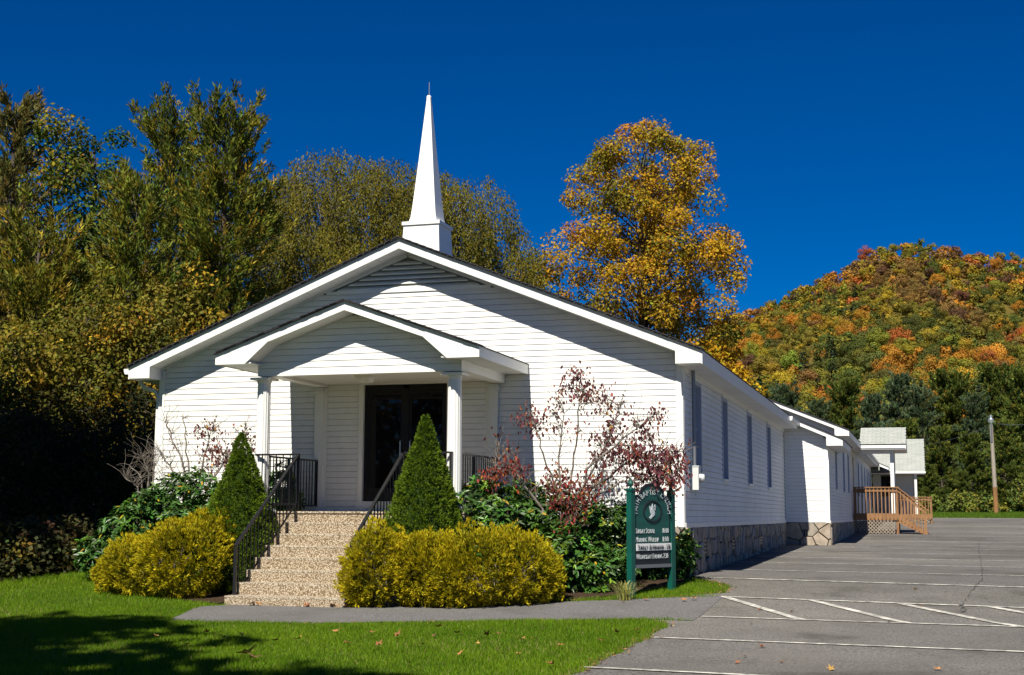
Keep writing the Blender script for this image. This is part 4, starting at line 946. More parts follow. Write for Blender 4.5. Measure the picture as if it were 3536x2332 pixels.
def stems(parent, lobes, base, n, rng, r=.012, m_='twig', name='stem'):
    mb = MB()
    for i in range(n):
        l_ = lobes[rng.integers(len(lobes))]; u = runit(1, rng)[0]; u[2] = abs(u[2])
        branch(mb, (base[0] + rng.normal(0, .06), base[1] + rng.normal(0, .06), float(gz(*base)) - .05), np.array(l_[:3]) + u * np.array(l_[3:6]) * .8, r, .004, .05, 4, 3, rng=rng)
    mb.build(name, MT[m_], parent, True)
def gold_shrub(label, lobes, ntuft, rng):
    base = (float(np.mean([l[0] for l in lobes])), float(np.mean([l[1] for l in lobes])))
    t = thing('golden_cypress_shrub', label, 'shrub', (*base, float(gz(*base))), 'golden shrubs beside the steps')
    P_, Nn, s = on_lobes(lobes, int(ntuft * .86), rng, .05, 6.0, .70)
    bb = bumps(P_, 15.0) + .7 * bumps(P_ + 3.3, 8.0); P_ = P_ + Nn * (bb * .06)[:, None]; kp = (bb > -.28) | (s < .85); P_, Nn, s, bb = P_[kp], Nn[kp], s[kp], bb[kp]
    n = len(P_); k = 10; idx = np.repeat(np.arange(n), k); N_ = n * k
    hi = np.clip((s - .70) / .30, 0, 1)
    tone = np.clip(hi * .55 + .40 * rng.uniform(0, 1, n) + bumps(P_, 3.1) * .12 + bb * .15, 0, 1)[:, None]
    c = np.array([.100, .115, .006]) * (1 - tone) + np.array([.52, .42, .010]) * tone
    Ax = Nn[idx] * .8 + np.array([0, 0, .45]) + runit(n, rng)[idx] * .45 + runit(N_, rng) * .45
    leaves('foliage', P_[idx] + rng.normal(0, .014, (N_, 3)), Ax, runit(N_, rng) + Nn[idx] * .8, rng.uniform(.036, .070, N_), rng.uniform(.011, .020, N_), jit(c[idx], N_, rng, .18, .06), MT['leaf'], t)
    stems(t, lobes, base, 26, rng); return t
r1 = np.random.default_rng(101)
gold_shrub('rounded golden yellow shrub on the lawn left of the steps', [lobe(335, 1318, -3.5, .70, .60, .47), lobe(425, 1300, -3.8, .72, .62, .57), lobe(490, 1258, -3.3, .50, .55, .46), lobe(280, 1330, -3.4, .36, .4, .38)], 11500, r1)
gold_shrub('rounded golden yellow shrub at the foot of the steps on the right side', [lobe(880, 1318, -4.25, .46, .5, .57), lobe(845, 1350, -4.35, .33, .36, .40), lobe(985, 1322, -4.1, .52, .5, .53)], 7500, r1)
gold_shrub('widest golden yellow shrub in front of the glossy dark bushes', [lobe(1110, 1318, -3.9, .62, .6, .55), lobe(1195, 1325, -3.6, .60, .58, .56), lobe(1060, 1345, -4.1, .46, .45, .42), lobe(1245, 1345, -3.4, .38, .4, .42)], 9500, r1)
def cone_shrub(label, cx, cy, ztop, R, rng, n=7600):
    zg = float(gz(cx, cy)); t = thing('dwarf_spruce', label, 'conifer', (cx, cy, zg), 'cone shaped spruces beside the steps'); H = ztop - zg
    tt = 1 - rng.uniform(0, 1, n) ** .62 * .995; a_ = rng.uniform(0, 2 * math.pi, n)
    prof = np.where(tt < .12, .84 + tt * .9, (1 - tt) ** .94 * 1.07); s = rng.uniform(.60, 1, n) ** .5
    r = R * prof * s; P_ = np.stack([cx + r * np.cos(a_), cy + r * np.sin(a_), zg + tt * H], 1)
    out = np.stack([np.cos(a_), np.sin(a_), np.full(n, .45)], 1)
    P_ += out * ((bumps(P_, 13) * .04 + bumps(P_ + cx, 4.5) * .055) * (1 - tt * .8))[:, None]
    k = 10; idx = np.repeat(np.arange(n), k); N_ = n * k
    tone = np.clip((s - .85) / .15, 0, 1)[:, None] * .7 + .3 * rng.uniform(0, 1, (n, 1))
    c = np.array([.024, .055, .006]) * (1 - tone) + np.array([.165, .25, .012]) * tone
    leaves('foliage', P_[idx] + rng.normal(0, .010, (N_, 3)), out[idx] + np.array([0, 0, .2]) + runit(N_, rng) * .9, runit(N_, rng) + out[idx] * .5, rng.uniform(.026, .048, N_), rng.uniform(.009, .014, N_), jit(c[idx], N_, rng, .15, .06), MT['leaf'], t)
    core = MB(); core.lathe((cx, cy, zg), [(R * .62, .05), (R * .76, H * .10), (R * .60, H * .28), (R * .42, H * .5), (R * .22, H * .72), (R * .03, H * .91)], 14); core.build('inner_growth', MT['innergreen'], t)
    MB().tube([(cx, cy, zg - .1), (cx, cy, zg + H * .9)], [.05, .01], 6).build('trunk', MT['bark'], t); return t
cone_shrub('dark green cone shaped spruce left of the stair rail', -6.42, -2.95, 1.44, .86, r1)
cone_shrub('dark green cone shaped spruce in front of the right porch column', -3.34, -3.05, 1.63, .90, r1, 8600)
def leaves6(name, P_, A_, N_, Ln, Wd, Cc, m_, parent):
    n = len(P_); o_ = org(parent); A_ = A_ / np.linalg.norm(A_, axis=1, keepdims=True); S_ = np.cross(A_, N_); S_ /= (np.linalg.norm(S_, axis=1, keepdims=True) + 1e-9); U_ = np.cross(S_, A_)
    Ln = Ln[:, None]; Wd = Wd[:, None]; B_ = P_ - o_; V = np.empty((n * 2, 4, 3), np.float32)
    t1 = B_ + A_ * Ln * .35; t2 = B_ + A_ * Ln * .75 - U_ * Ln * .05; tip = B_ + A_ * Ln - U_ * Ln * .14
    for k, s_ in enumerate((1, -1)):
        e1 = t1 + S_ * Wd * .5 * s_ + U_ * Wd * .16; e2 = t2 + S_ * Wd * .42 * s_ + U_ * Wd * .12
        q = [B_, e1, e2, tip] if s_ > 0 else [B_, tip, e2, e1]
        V[k * n:(k + 1) * n] = np.stack(q, 1)
    return fastmesh(name, V, np.concatenate([Cc, Cc]), m_, parent)
def rhodo(label, lobes, nros, rng, ln=(.085, .14), group='rhododendrons along the church front', yellow=.02, name='rhododendron'):
    base = (float(np.mean([l[0] for l in lobes])), float(np.mean([l[1] for l in lobes])))
    t = thing(name, label, 'shrub', (*base, float(gz(*base))), group)
    P_, Nn, s = on_lobes(lobes, nros, rng, .10, 6.0, .60); n = len(P_); k = 9; idx = np.repeat(np.arange(n), k); N_ = n * k
    D = Nn * .7 + np.array([0, -.1, .75]) + runit(n, rng) * .35; D /= np.linalg.norm(D, axis=1, keepdims=True)
    r_ = runit(N_, rng); r_ -= D[idx] * np.sum(r_ * D[idx], 1)[:, None]; r_ /= np.linalg.norm(r_, axis=1, keepdims=True)
    Ax = r_ + D[idx] * rng.uniform(-.25, .75, (N_, 1)); Nl = D[idx] + r_ * -.2 + runit(N_, rng) * .15
    c = jit(np.array([.046, .112, .016]), n, rng, .3, .1); c[rng.uniform(0, 1, n) < .10] *= np.array([2.1, 1.7, .9])
    cl = jit(c[idx], N_, rng, .2, .06); yl = rng.uniform(0, 1, N_) < yellow; cl[yl] = jit(np.array([.42, .30, .02]), int(yl.sum()), rng)
    L_ = rng.uniform(*ln, N_); leaves6('foliage', P_[idx] + D[idx] * rng.uniform(-.02, .02, (N_, 1)), Ax, Nl, L_, L_ * rng.uniform(.28, .38, N_), cl, MT['glossleaf'], t)
    stems(t, lobes, base, 22, rng, .014, 'bark'); return t
rhodo('glossy dark green rhododendron right of the cone shaped spruce by the porch column', [lobe(1105, 1185, -1.9, .46, .5, .50), lobe(1165, 1215, -2.0, .5, .5, .62), lobe(1140, 1280, -2.4, .5, .5, .5), lobe(1215, 1190, -1.5, .42, .45, .5)], 900, r1)
rhodo('glossy dark green rhododendron under the purple dogwood behind the widest golden shrub', [lobe(1255, 1235, -1.7, .48, .5, .58), lobe(1300, 1300, -2.3, .5, .5, .55), lobe(1330, 1210, -1.4, .45, .45, .45)], 800, r1)
rhodo('glossy dark green rhododendron just left of the church sign', [lobe(1375, 1260, -1.5, .42, .42, .60), lobe(1425, 1245, -1.1, .42, .4, .55), lobe(1385, 1330, -2.1, .40, .40, .38), lobe(1440, 1320, -1.5, .30, .3, .35)], 760, r1, yellow=.035)
rhodo('low dark leafy bush behind the sign posts at the church corner', [lobe(1505, 1300, -.45, .45, .25, .42), lobe(1545, 1290, -.4, .3, .22, .42), lobe(1470, 1240, -.5, .35, .25, .5)], 420, r1, yellow=.05)
rhodo('small leafy shrub growing against the stone corner right of the sign', [lobe(1590, 1275, -.28, .17, .16, .34), lobe(1575, 1310, -.3, .2, .15, .2)], 90, r1, yellow=.05)
rhodo('glossy rhododendron sloping down to the lawn at the left church corner', [lobe(235, 1285, -1.9, .40, .4, .34), lobe(300, 1245, -1.8, .48, .5, .50), lobe(345, 1205, -1.4, .45, .45, .52)], 700, r1)
rhodo('glossy rhododendron between the left golden shrub and the church front wall', [lobe(395, 1180, -1.2, .48, .45, .58), lobe(455, 1165, -1.3, .48, .45, .60), lobe(430, 1240, -1.9, .5, .5, .5), lobe(500, 1200, -1.6, .4, .4, .6)], 800, r1)
rhodo('small rhododendron seen through the left porch railing', [lobe(652, 1140, -.55, .30, .3, .42), lobe(680, 1170, -.5, .2, .2, .3)], 170, r1)
def dogwood(label, base, limbs, clumps, rng, nleaf, pal, extra=40, name='dogwood', cat='tree', ls=.085, tw=.006):
    """limbs: polylines of pixel/depth points; clumps: (px,py,Y,r,amount)"""
    t = thing(name, label, cat, base); mb = MB(); nodes = []
    for l_ in limbs:
        pts = [np.array(base)] if l_[0] is None else []
        pts += [at(*q) for q in l_ if q is not None]
        n = len(pts); dense = []
        for a, b in zip(pts[:-1], pts[1:]):
            for k in range(4): dense.append(a + (b - a) * k / 4 + rng.normal(0, .012, 3))
        dense.append(pts[-1]); m = len(dense)
        mb.tube(dense, [.019 * (1 - i / m) + tw for i in range(m)], 5, cap=False); nodes += dense
    nd = np.array(nodes); P_ = []; cc = []
    for (px, py, Y, r, amt) in clumps:
        c_ = at(px, py, Y); d = np.linalg.norm(nd - c_, axis=1); s_ = nd[np.argmin(d)]; branch(mb, s_, c_, .009, tw * .8, .05, 4, 4, .10, rng)
        for k in range(int(5 + amt * 9)):
            e = c_ + runit(1, rng)[0] * r * 1.15 * np.array([1, 1, .8]); branch(mb, c_ + (s_ - c_) * rng.uniform(0, .5), e, tw, .0025, .05, 3, 3, .15, rng)
            m = rng.poisson(nleaf * amt)
            if m: P_.append(e + rng.normal(0, .07, (m, 3))); cc.append(np.repeat(pick(pal, 1, rng), m, 0))
    for k in range(extra):
        s_ = nd[rng.integers(len(nd) // 4, len(nd))]; u = runit(1, rng)[0]; u[2] = abs(u[2]) + .2; branch(mb, s_, s_ + u * rng.uniform(.15, .5), tw, .0025, .05, 3, 3, .12, rng)
    mb.build('branches', MT['twig'], t, True)['kind'] = 'stuff'
    if P_:
        P_ = np.concatenate(P_); cc = np.concatenate(cc); n = len(P_)
        Ax = np.array([0, 0, -1.0]) + runit(n, rng) * .65; L_ = rng.uniform(.7, 1.25, n) * ls
        leaves6('foliage', P_, Ax, runit(n, rng) + np.array([0, -.5, .1]), L_, L_ * rng.uniform(.42, .62, n), jit(cc, n, rng, .25, .10), MT['leaf'], t)
    return t
r2 = np.random.default_rng(55)
purple = [(4, (.180, .060, .066)), (3, (.115, .038, .050)), (2, (.23, .060, .040)), (1, (.26, .10, .06)), (.3, (.42, .22, .05))]
red_pal = [(4, (.24, .05, .035)), (3, (.15, .035, .035)), (1.2, (.34, .12, .04)), (.5, (.20, .14, .05))]
bz = at(1320, 1310, -1.3); base = (float(bz[0]), -1.3, float(gz(bz[0], -1.3)))
Yd = -1.4
dogwood('purple leaved dogwood spreading its bare grey branches against the church front wall', base,
        [[None, (1322, 1150, Yd), (1335, 1060, Yd + .1), (1342, 960, Yd), (1340, 885, Yd)], [None, (1300, 1150, Yd), (1268, 1085, Yd - .2), (1255, 1020, Yd - .3), (1240, 985, Yd - .3)], [None, (1340, 1160, Yd), (1395, 1060, Yd - .2), (1420, 1000, Yd), (1440, 950, Yd)],
         [None, (1370, 1140, Yd), (1450, 1080, Yd - .3), (1520, 1050, Yd - .2), (1575, 1050, Yd - .2)], [None, (1285, 1160, Yd), (1210, 1110, Yd - .3), (1165, 1085, Yd - .4), (1150, 1050, Yd - .4)], [None, (1360, 1090, Yd - .4), (1450, 1020, Yd - .5), (1510, 970, Yd - .4)], [None, (1375, 1160, Yd), (1440, 1120, Yd - .5), (1560, 1105, Yd - .5)],
         [None, (1300, 1130, Yd), (1300, 1040, Yd), (1310, 960, Yd + .1)]],
        [(1340, 880, Yd, .16, 1.0), (1352, 905, Yd, .17, 1.0), (1325, 900, Yd - .1, .12, .6), (1405, 920, Yd, .16, .7), (1440, 935, Yd, .15, .5), (1370, 935, Yd, .18, .7), (1395, 955, Yd, .16, .5), (1230, 965, Yd - .3, .12, .9), (1255, 985, Yd - .3, .14, .7), (1285, 960, Yd - .2, .12, .6), (1300, 985, Yd - .2, .14, .4), (1225, 985, Yd - .3, .10, .5),
         (1300, 930, Yd, .12, .5), (1420, 1010, Yd, .18, .9), (1390, 1030, Yd - .2, .18, .9), (1450, 1030, Yd - .3, .2, 1.4), (1480, 1060, Yd - .4, .22, 1.8), (1520, 1070, Yd - .4, .22, 2.0), (1555, 1075, Yd - .3, .18, 1.7), (1570, 1050, Yd - .2, .12, .8), (1510, 1015, Yd - .3, .16, .8), (1505, 970, Yd - .4, .14, .7), (1530, 960, Yd - .4, .10, .5), (1480, 985, Yd - .4, .12, .5),
         (1430, 1075, Yd - .3, .18, .9), (1500, 1110, Yd - .5, .2, 1.7), (1545, 1110, Yd - .5, .16, 1.4), (1460, 1110, Yd - .5, .16, .7), (1400, 1070, Yd - .2, .15, .6), (1430, 985, Yd - .2, .14, .5), (1350, 1000, Yd, .16, .35), (1575, 1090, Yd - .3, .12, .6)], r2, 6.4, purple, 190, ls=.062)
bz = at(1300, 1270, -2.0)
dogwood('low red leaved shrub tangled in the rhododendrons below the purple dogwood', (float(bz[0]), -2.0, float(gz(bz[0], -2.0))),
        [[None, (1300, 1200, -2.0), (1310, 1130, -2.0)], [None, (1260, 1180, -2.0), (1200, 1110, -2.0), (1150, 1085, -1.9)], [None, (1340, 1190, -2.0), (1400, 1120, -2.0)]],
        [(1150, 1090, -2.2, .14, .8), (1190, 1095, -2.2, .15, .8), (1215, 1085, -2.1, .12, .6), (1140, 1105, -2.2, .10, .6), (1290, 1110, -2.2, .16, .9), (1310, 1140, -2.2, .2, 1.0), (1345, 1135, -2.2, .18, .9), (1280, 1145, -2.2, .16, .8), (1330, 1170, -2.3, .2, .9), (1370, 1130, -2.2, .16, .7), (1395, 1125, -2.2, .14, .6), (1325, 1210, -2.6, .14, .6), (1160, 1020, -1.6, .12, .5), (1175, 1045, -1.7, .14, .4)], r2, 7.5, red_pal, 80, ls=.062, name='red_shrub', cat='shrub')
bz = at(445, 1230, -1.0)
dogwood('sparse young dogwood with a few maroon leaves at the left end of the church front', (float(bz[0]), -1.0, float(gz(bz[0], -1.0))),
        [[None, (440, 1110, -1.0), (432, 1030, -1.0), (425, 960, -1.0)], [None, (430, 1090, -1.0), (400, 1020, -1.0), (385, 980, -1.0)], [None, (462, 1120, -1.0), (480, 1040, -1.0), (495, 990, -1.0)], [None, (480, 1130, -1.1), (530, 1060, -1.1), (570, 1000, -1.1)], [None, (420, 1120, -1.0), (385, 1070, -.9), (375, 1050, -.9)]],
        [(475, 990, -1.1, .15, .6), (500, 1000, -1.1, .15, .7), (455, 1005, -1.1, .10, .5), (490, 1045, -1.1, .14, .8), (515, 1050, -1.1, .16, 1.0), (540, 1055, -1.1, .15, .9), (505, 1075, -1.1, .16, .9), (480, 1090, -1.1, .14, .6), (575, 1025, -1.1, .14, .9), (590, 1050, -1.1, .10, .7), (545, 995, -1.1, .10, .25), (570, 980, -1.1, .09, .3), (430, 970, -1.0, .12, .08), (395, 1000, -1.0, .12, .05), (390, 1060, -1.0, .12, .05), (420, 1030, -1.0, .14, .1)], r2, 5.5, purple, 150, ls=.06)
bz = at(345, 1190, -.6)
dogwood('bare grey twiggy shrub at the left corner of the church', (float(bz[0]), -.6, float(gz(bz[0], -.6))),
        [[None, (330, 1110, -.6), (300, 1080, -.7)], [None, (345, 1100, -.6), (330, 1060, -.6)], [None, (355, 1110, -.6), (360, 1060, -.5)], [None, (320, 1130, -.7), (290, 1110, -.7)]],
        [(300, 1080, -.7, .2, 0), (320, 1065, -.6, .2, 0), (345, 1060, -.6, .2, 0), (290, 1110, -.7, .2, 0), (360, 1080, -.5, .2, 0), (335, 1095, -.6, .2, 0)], r2, 0, purple, 190, name='bare_shrub', cat='shrub', tw=.005)
# striped lily clump
LY = -3.02
lc = at(1450, 1384, LY); zg = float(gz(lc[0], LY))
lily = thing('striped_lily', 'yellow and cream striped grassy plant at the foot of the left sign post', 'plant', (float(lc[0]), LY, zg)); mb = MB(); V = []; Cc = []
for i in range(150):
    a_ = r2.uniform(0, 2 * math.pi); h = r2.uniform(.22, .40); sp_ = r2.uniform(.08, .42); w_ = r2.uniform(.0035, .006); d = np.array([math.cos(a_), math.sin(a_), 0]); s_ = np.array([-d[1], d[0], 0]) * w_
    b0 = np.array([lc[0], LY, zg]) + d * .03 + r2.normal(0, .035, 3) * [1, 1, 0]
    prev = b0; col = pick([(3, (.42, .40, .10)), (3, (.52, .50, .22)), (2, (.16, .20, .03))], 1, r2)[0] * r2.lognormal(0, .15)
    for k in range(1, 6):
        t_ = k / 5; q = b0 + d * sp_ * t_ ** 1.3 + np.array([0, 0, h * (1.7 * t_ - 1.05 * t_ ** 2)]); wa, wb = s_ * (1 - (k - 1) / 5), s_ * (1 - k / 5.2)
        V.append([prev - wa, prev + wa, q + wb, q - wb]); Cc.append(col); prev = q
fastmesh('blades', np.array(V) - org(lily), np.array(Cc), MT['grassleaf'], lily)

# ------------------------------------------------------------------ lawn grass
def grass(n, xr, yr, rng, h=(.022, .055), w=.0075):
    x = rng.uniform(*xr, n); y = rng.uniform(*yr, n)
    pfx = np.array([pf(v_) for v_ in np.linspace(-6, 1, 141)]); pbx = np.array([pb(v_) for v_ in np.linspace(-6, 1, 141)]); gx_ = np.linspace(-6, 1, 141)
    pfv = np.interp(x, gx_, pfx); pbv = np.interp(x, gx_, pbx); edge = rng.uniform(-.05, .06, n)
    onpath = (x > -5.97 + .22 * np.clip(-4.7 - y, 0, 3)) & (y > pfv + edge) & (y < pbv - edge)
    lx = np.array([lf_lot(v_) for v_ in np.linspace(-14, 1, 301)]); lotx = np.interp(y, np.linspace(-14, 1, 301), lx)
    lotx = np.where((y > -5.1) & (y < -2.35), 1.0, lotx)
    ok = (x < lotx - edge) & ~onpath
    bedr = (x > -3.95) & (x < .1) & (y > np.interp(x, [-3.95, -2.6, -1.3, -.6, .1], [-4.5, -4.15, -3.5, -2.6, -.9]))
    bedl = (x > -9.6) & (x < -5.9) & (y > np.interp(x, [-9.6, -8, -7, -5.9], [-.9, -3.2, -4.0, -4.5]))
    stp = (x > -6) & (x < -3.7) & (y > -4.6)
    ok &= ~bedr & ~bedl & ~stp & ~((y > -.1) & (x > -9.8))
    x, y = x[ok], y[ok]; n = len(x); z = gz(x, y)
    hh = rng.uniform(*h, n) * (1 + .25 * np.sin(x * 1.7) * np.sin(y * 2.3)); a_ = rng.uniform(0, 2 * math.pi, n); ln = rng.normal(0, .4, (n, 2)) * hh[:, None]
    V = np.empty((n, 3, 3), np.float32); dx, dy = np.cos(a_) * w * .5, np.sin(a_) * w * .5
    V[:, 0] = np.stack([x - dx, y - dy, z], 1); V[:, 1] = np.stack([x + dx, y + dy, z], 1); V[:, 2] = np.stack([x + ln[:, 0], y + ln[:, 1], z + hh], 1)
    tone = np.clip(.5 + .3 * np.sin(x * .9 + y * .6) * np.sin(y * 1.1 - x * .4) + .22 * np.sin(x * 4.1 + 1) * np.sin(y * 3.7) + .12 * np.sin(x * 9.3) * np.sin(y * 8.1) + rng.normal(0, .3, n), 0, 1)[:, None]
    c = np.array([.085, .175, .005]) * (1 - tone) + np.array([.155, .255, .008]) * tone
    dry = rng.uniform(0, 1, n) < .03 + .16 * np.clip(np.sin(x * .8 + 2.0) * np.sin(y * 1.3 + x * .3) - .45, 0, 1) + .25 * np.clip(1 - np.abs(lotx[ok] - x) / .12, 0, 1); c[dry] = np.array([.30, .26, .10])
    return V, jit(c, n, rng, .15, .06)
r3 = np.random.default_rng(77)
gv = [grass(235000, (-7.5, 1.0), (-12.2, -4.9), r3), grass(110000, (-11.5, -5.5), (-8.5, -.2), r3), grass(26000, (-1.3, 1.0), (-3.6, .0), r3), grass(60000, (-17, -10), (-5, 3), r3, (.04, .08), .012)]
tag(fastmesh('grass', np.concatenate([g[0] for g in gv]), np.concatenate([g[1] for g in gv]), MT['grassleaf']), 'short green lawn grass in front of the church and beside the car park', 'grass', kind='stuff')

# ------------------------------------------------------------------ fallen leaves
def leaf_mesh(seed):
    rg = random.Random(seed); pts = []
    for k in range(10):
        a_ = math.pi * 2 * k / 10 + rg.uniform(-.12, .12); r = (.085 if k % 2 == 0 else .035) * rg.uniform(.8, 1.15); pts.append((r * math.cos(a_), r * math.sin(a_) * .8, .012 + .05 * abs(math.sin(a_ * .5 + seed)) * rg.uniform(.4, 1.2) * (r / .08)))
    me = bpy.data.meshes.new('fallen_leaf'); me.from_pydata(pts + [(0, 0, .012)], [], [(k, (k + 1) % 10, 10) for k in range(10)]); me.materials.append(MT['deadleaf'][seed % 4]); me.update(); return me
LM = [leaf_mesh(k) for k in range(8)]
def fallen(px, py, label, group, s=1.0, surf=.03):
    d = AX_R * ((px * 1.48696 - 1768) / F_PX) - AX_U * ((py * 1.48696 - 1166) / F_PX) + AX_F; t_ = 4.0
    while t_ < 200:
        q = CAM + d * t_
        if q[2] < float(gz(q[0], q[1])) + surf: break
        t_ += .02
    o = bpy.data.objects.new('fallen_leaf', LM[random.randrange(8)]); COL.objects.link(o); o.location = q; o.rotation_euler = (random.uniform(-.3, .3), random.uniform(-.3, .3), random.uniform(0, 6.28)); o.scale = (s,) * 3
    tag(o, label, 'leaf', group)
GL = 'dry leaves fallen on the lawn'; random.seed(3)
for px, py in ((362, 1478), (430, 1500), (433, 1497), (577, 1520), (805, 1495), (780, 1469), (695, 1486), (925, 1478), (1020, 1458), (880, 1500), (1070, 1520), (985, 1498), (1130, 1476), (1155, 1472), (1210, 1487), (1240, 1484), (1280, 1545), (1300, 1500), (1345, 1475), (1395, 1490), (1010, 1478), (640, 1490), (520, 1482), (560, 1475), (1110, 1495), (860, 1470), (1060, 1472), (1430, 1470), (1480, 1465), (950, 1540), (1200, 1520), (480, 1470)):
    fallen(px, py, 'small dry brown leaf lying on the front lawn', GL, random.uniform(.45, .95), .045)
fallen(572, 1521, 'large tan leaf lying on the lawn in front of the steps', GL, 1.6, .05); fallen(590, 1530, 'large orange leaf lying on the lawn in front of the steps', GL, 1.3, .05)
GA = 'dry leaves fallen on the asphalt'
for px, py in ((1768, 1504), (1712, 1540), (1730, 1526), (2180, 1556), (1930, 1556), (2065, 1446), (2140, 1408), (1765, 1416), (1840, 1421), (1745, 1450), (2125, 1370), (1815, 1538)):
    fallen(px, py, 'dry brown leaf lying on the grey asphalt', GA, random.uniform(.4, .7), .012)
GSx = 'dry leaves gathered at the foot of the steps'
for px, py in ((560, 1402), (572, 1398), (585, 1404), (600, 1405), (700, 1405), (712, 1407), (690, 1404), (785, 1410), (798, 1409), (770, 1408), (1500, 1393), (1445, 1398), (1590, 1395), (1610, 1392)):
    fallen(px, py, 'dry orange leaf at the edge of the footpath below the steps or grass', GSx, random.uniform(.6, 1.0), .025)

# dry leaf litter gathered along the edges
rl = np.random.default_rng(17); Lp = []
for _ in range(900):
    k = rl.integers(5)
    if k == 0: y_ = rl.uniform(-12, -5.2); x_ = lf_lot(y_) + rl.normal(.0, .05)
    elif k == 1: y_ = rl.uniform(-2.2, -.2); x_ = lf_lot(y_) + rl.normal(-.05, .10)
    elif k == 2: x_ = rl.uniform(-3.6, .8); y_ = pb(x_) + rl.normal(.06, .09)
    elif k == 3: x_ = rl.uniform(-5.5, .6); y_ = pf(x_) + rl.normal(-.04, .05)
    else: x_ = rl.uniform(.02, 1.2); y_ = rl.uniform(.1, 17); x_ = abs(rl.normal(0, .12)) + .04
    Lp.append((x_, y_, float(gz(x_, y_)) + .02))
Lp = np.array(Lp); nL = len(Lp)
tag(leaves('leaf_litter', Lp, runit(nL, rl) * [1, 1, .25], runit(nL, rl) * .45 + [0, 0, 1], rl.uniform(.02, .055, nL), rl.uniform(.012, .03, nL), jit(pick([(3, (.26, .13, .05)), (2, (.36, .22, .08)), (1, (.14, .08, .04))], nL, rl), nL, rl), MT['leaf']), 'crumbled dry leaves along the edges of grass, path and car park', 'leaf litter', kind='stuff')

# ------------------------------------------------------------------ woods on the left
OLIVE = [(4, (.175, .160, .015)), (3, (.120, .135, .016)), (2, (.24, .19, .018)), (.8, (.23, .15, .02))]
PINEP = [(4, (.140, .155, .016)), (3, (.090, .125, .018)), (2, (.21, .175, .018)), (.5, (.30, .19, .02))]
YELG = [(4, (.14, .15, .015)), (4, (.09, .13, .018)), (1.2, (.28, .20, .018)), (.25, (.36, .19, .02))]
GREEN = [(4, (.055, .105, .02)), (3, (.09, .135, .022)), (1, (.14, .14, .02)), (.3, (.40, .22, .02))]
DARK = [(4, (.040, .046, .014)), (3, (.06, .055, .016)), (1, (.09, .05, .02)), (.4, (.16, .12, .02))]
GOLD = [(4, (.42, .245, .012)), (4, (.35, .215, .012)), (2.4, (.27, .20, .014)), (1.6, (.16, .15, .016)), (.4, (.43, .20, .016))]
rt_ = np.random.default_rng(9)
GW = 'trees of the wood left of the church'
def at_ground(px, Y): q = at(px, 1199, Y); return float(q[0]), float(gz(q[0], Y))
def hgt(px, py, Y): x_, zg_ = at_ground(px, Y); return x_, float(at(px, py, Y)[2]) - zg_
pp = lambda f_: (1 - f_ * .97) ** .42 * (.80 + .20 * math.sin(f_ * 21))
x_, h_ = hgt(372, 300, 19); pine('pine_tree', 'tallest dark olive pine with a rounded top in the left wood', x_, 19, h_, 2.0, 4.0, PINEP, rt_, GW, .5, 11, 13, .215, .050, .30, prof=pp)
x_, h_ = hgt(495, 305, 17); pine('pine_tree', 'olive pine reaching a long branch towards the round willow', x_, 17, h_, 2.0, 3.7, PINEP, rt_, GW, .5, 11, 13, .215, .050, .28, prof=pp)
x_, h_ = hgt(-14, 245, 15); pine('pine_tree', 'brownish pine cut off by the left picture edge', x_, 15, h_, 1.5, 2.1, [(3, (.14, .12, .03)), (2, (.19, .13, .03)), (2, (.09, .10, .025))], rt_, GW, .58, 9, 13, .215, .050, .28, prof=pp)
x_, h_ = hgt(290, 480, 13); pine('pine_tree', 'broad lower pine in front of the tallest olive pine', x_, 13, h_, .8, 3.2, PINEP, rt_, GW, .55, 9, 13, .215, .050, .25, prof=pp)
x_, h_ = hgt(60, 560, 10); pine('pine_tree', 'low spreading pine near the left picture edge', x_, 10, h_, .6, 3.4, OLIVE, rt_, GW, .55, 9, 13, .215, .050, .25, prof=pp)
rp = lambda t: math.sin(math.pi * min(1, max(0, .08 + t * .90))) ** .6
x_, h_ = hgt(80, 285, 21); broadleaf('maple_tree', 'yellow green maple with orange patches between two pines at the far left', x_, 21, h_, 3, rp, 3.0, 110, .8, 150, .16, YELG, rt_, GW)
x_, h_ = hgt(178, 262, 23); broadleaf('maple_tree', 'bright green leafy maple left of the tallest olive pine', x_, 23, h_, 5, rp, 2.1, 75, .7, 150, .16, GREEN, rt_, GW)
x_, h_ = hgt(330, 700, 8); broadleaf('birch_tree', 'small yellow leaved tree beside the left eave of the church', x_, 8, h_, 1.6, rp, 1.7, 80, .5, 130, .105, [(3, (.40, .24, .015)), (2, (.20, .17, .02)), (2, (.12, .12, .02))], rt_, GW, trunk_r=.10)
x_, h_ = hgt(400, 640, 14); broadleaf('birch_tree', 'olive and yellow small tree above the left slope of the church roof', x_, 14, h_, 2.5, rp, 2.2, 80, .62, 130, .13, [(3, (.20, .17, .02)), (2, (.12, .12, .02)), (1.5, (.34, .22, .02))], rt_, GW, trunk_r=.12)
x_, h_ = hgt(180, 700, 7); broadleaf('oak_tree', 'dull olive oak standing over the dark undergrowth', x_, 7, h_, 1.0, rp, 2.4, 110, .6, 150, .11, [(4, (.165, .145, .015)), (3, (.105, .105, .015)), (1.5, (.26, .19, .018))], rt_, GW, trunk_r=.16)
x_, h_ = hgt(20, 760, 6); broadleaf('oak_tree', 'dull olive oak at the left picture edge above the lawn', x_, 6, h_, 1.0, rp, 2.2, 100, .6, 150, .11, [(4, (.18, .155, .015)), (3, (.105, .105, .015)), (1, (.27, .20, .02))], rt_, GW, trunk_r=.16, barkm='palebark')
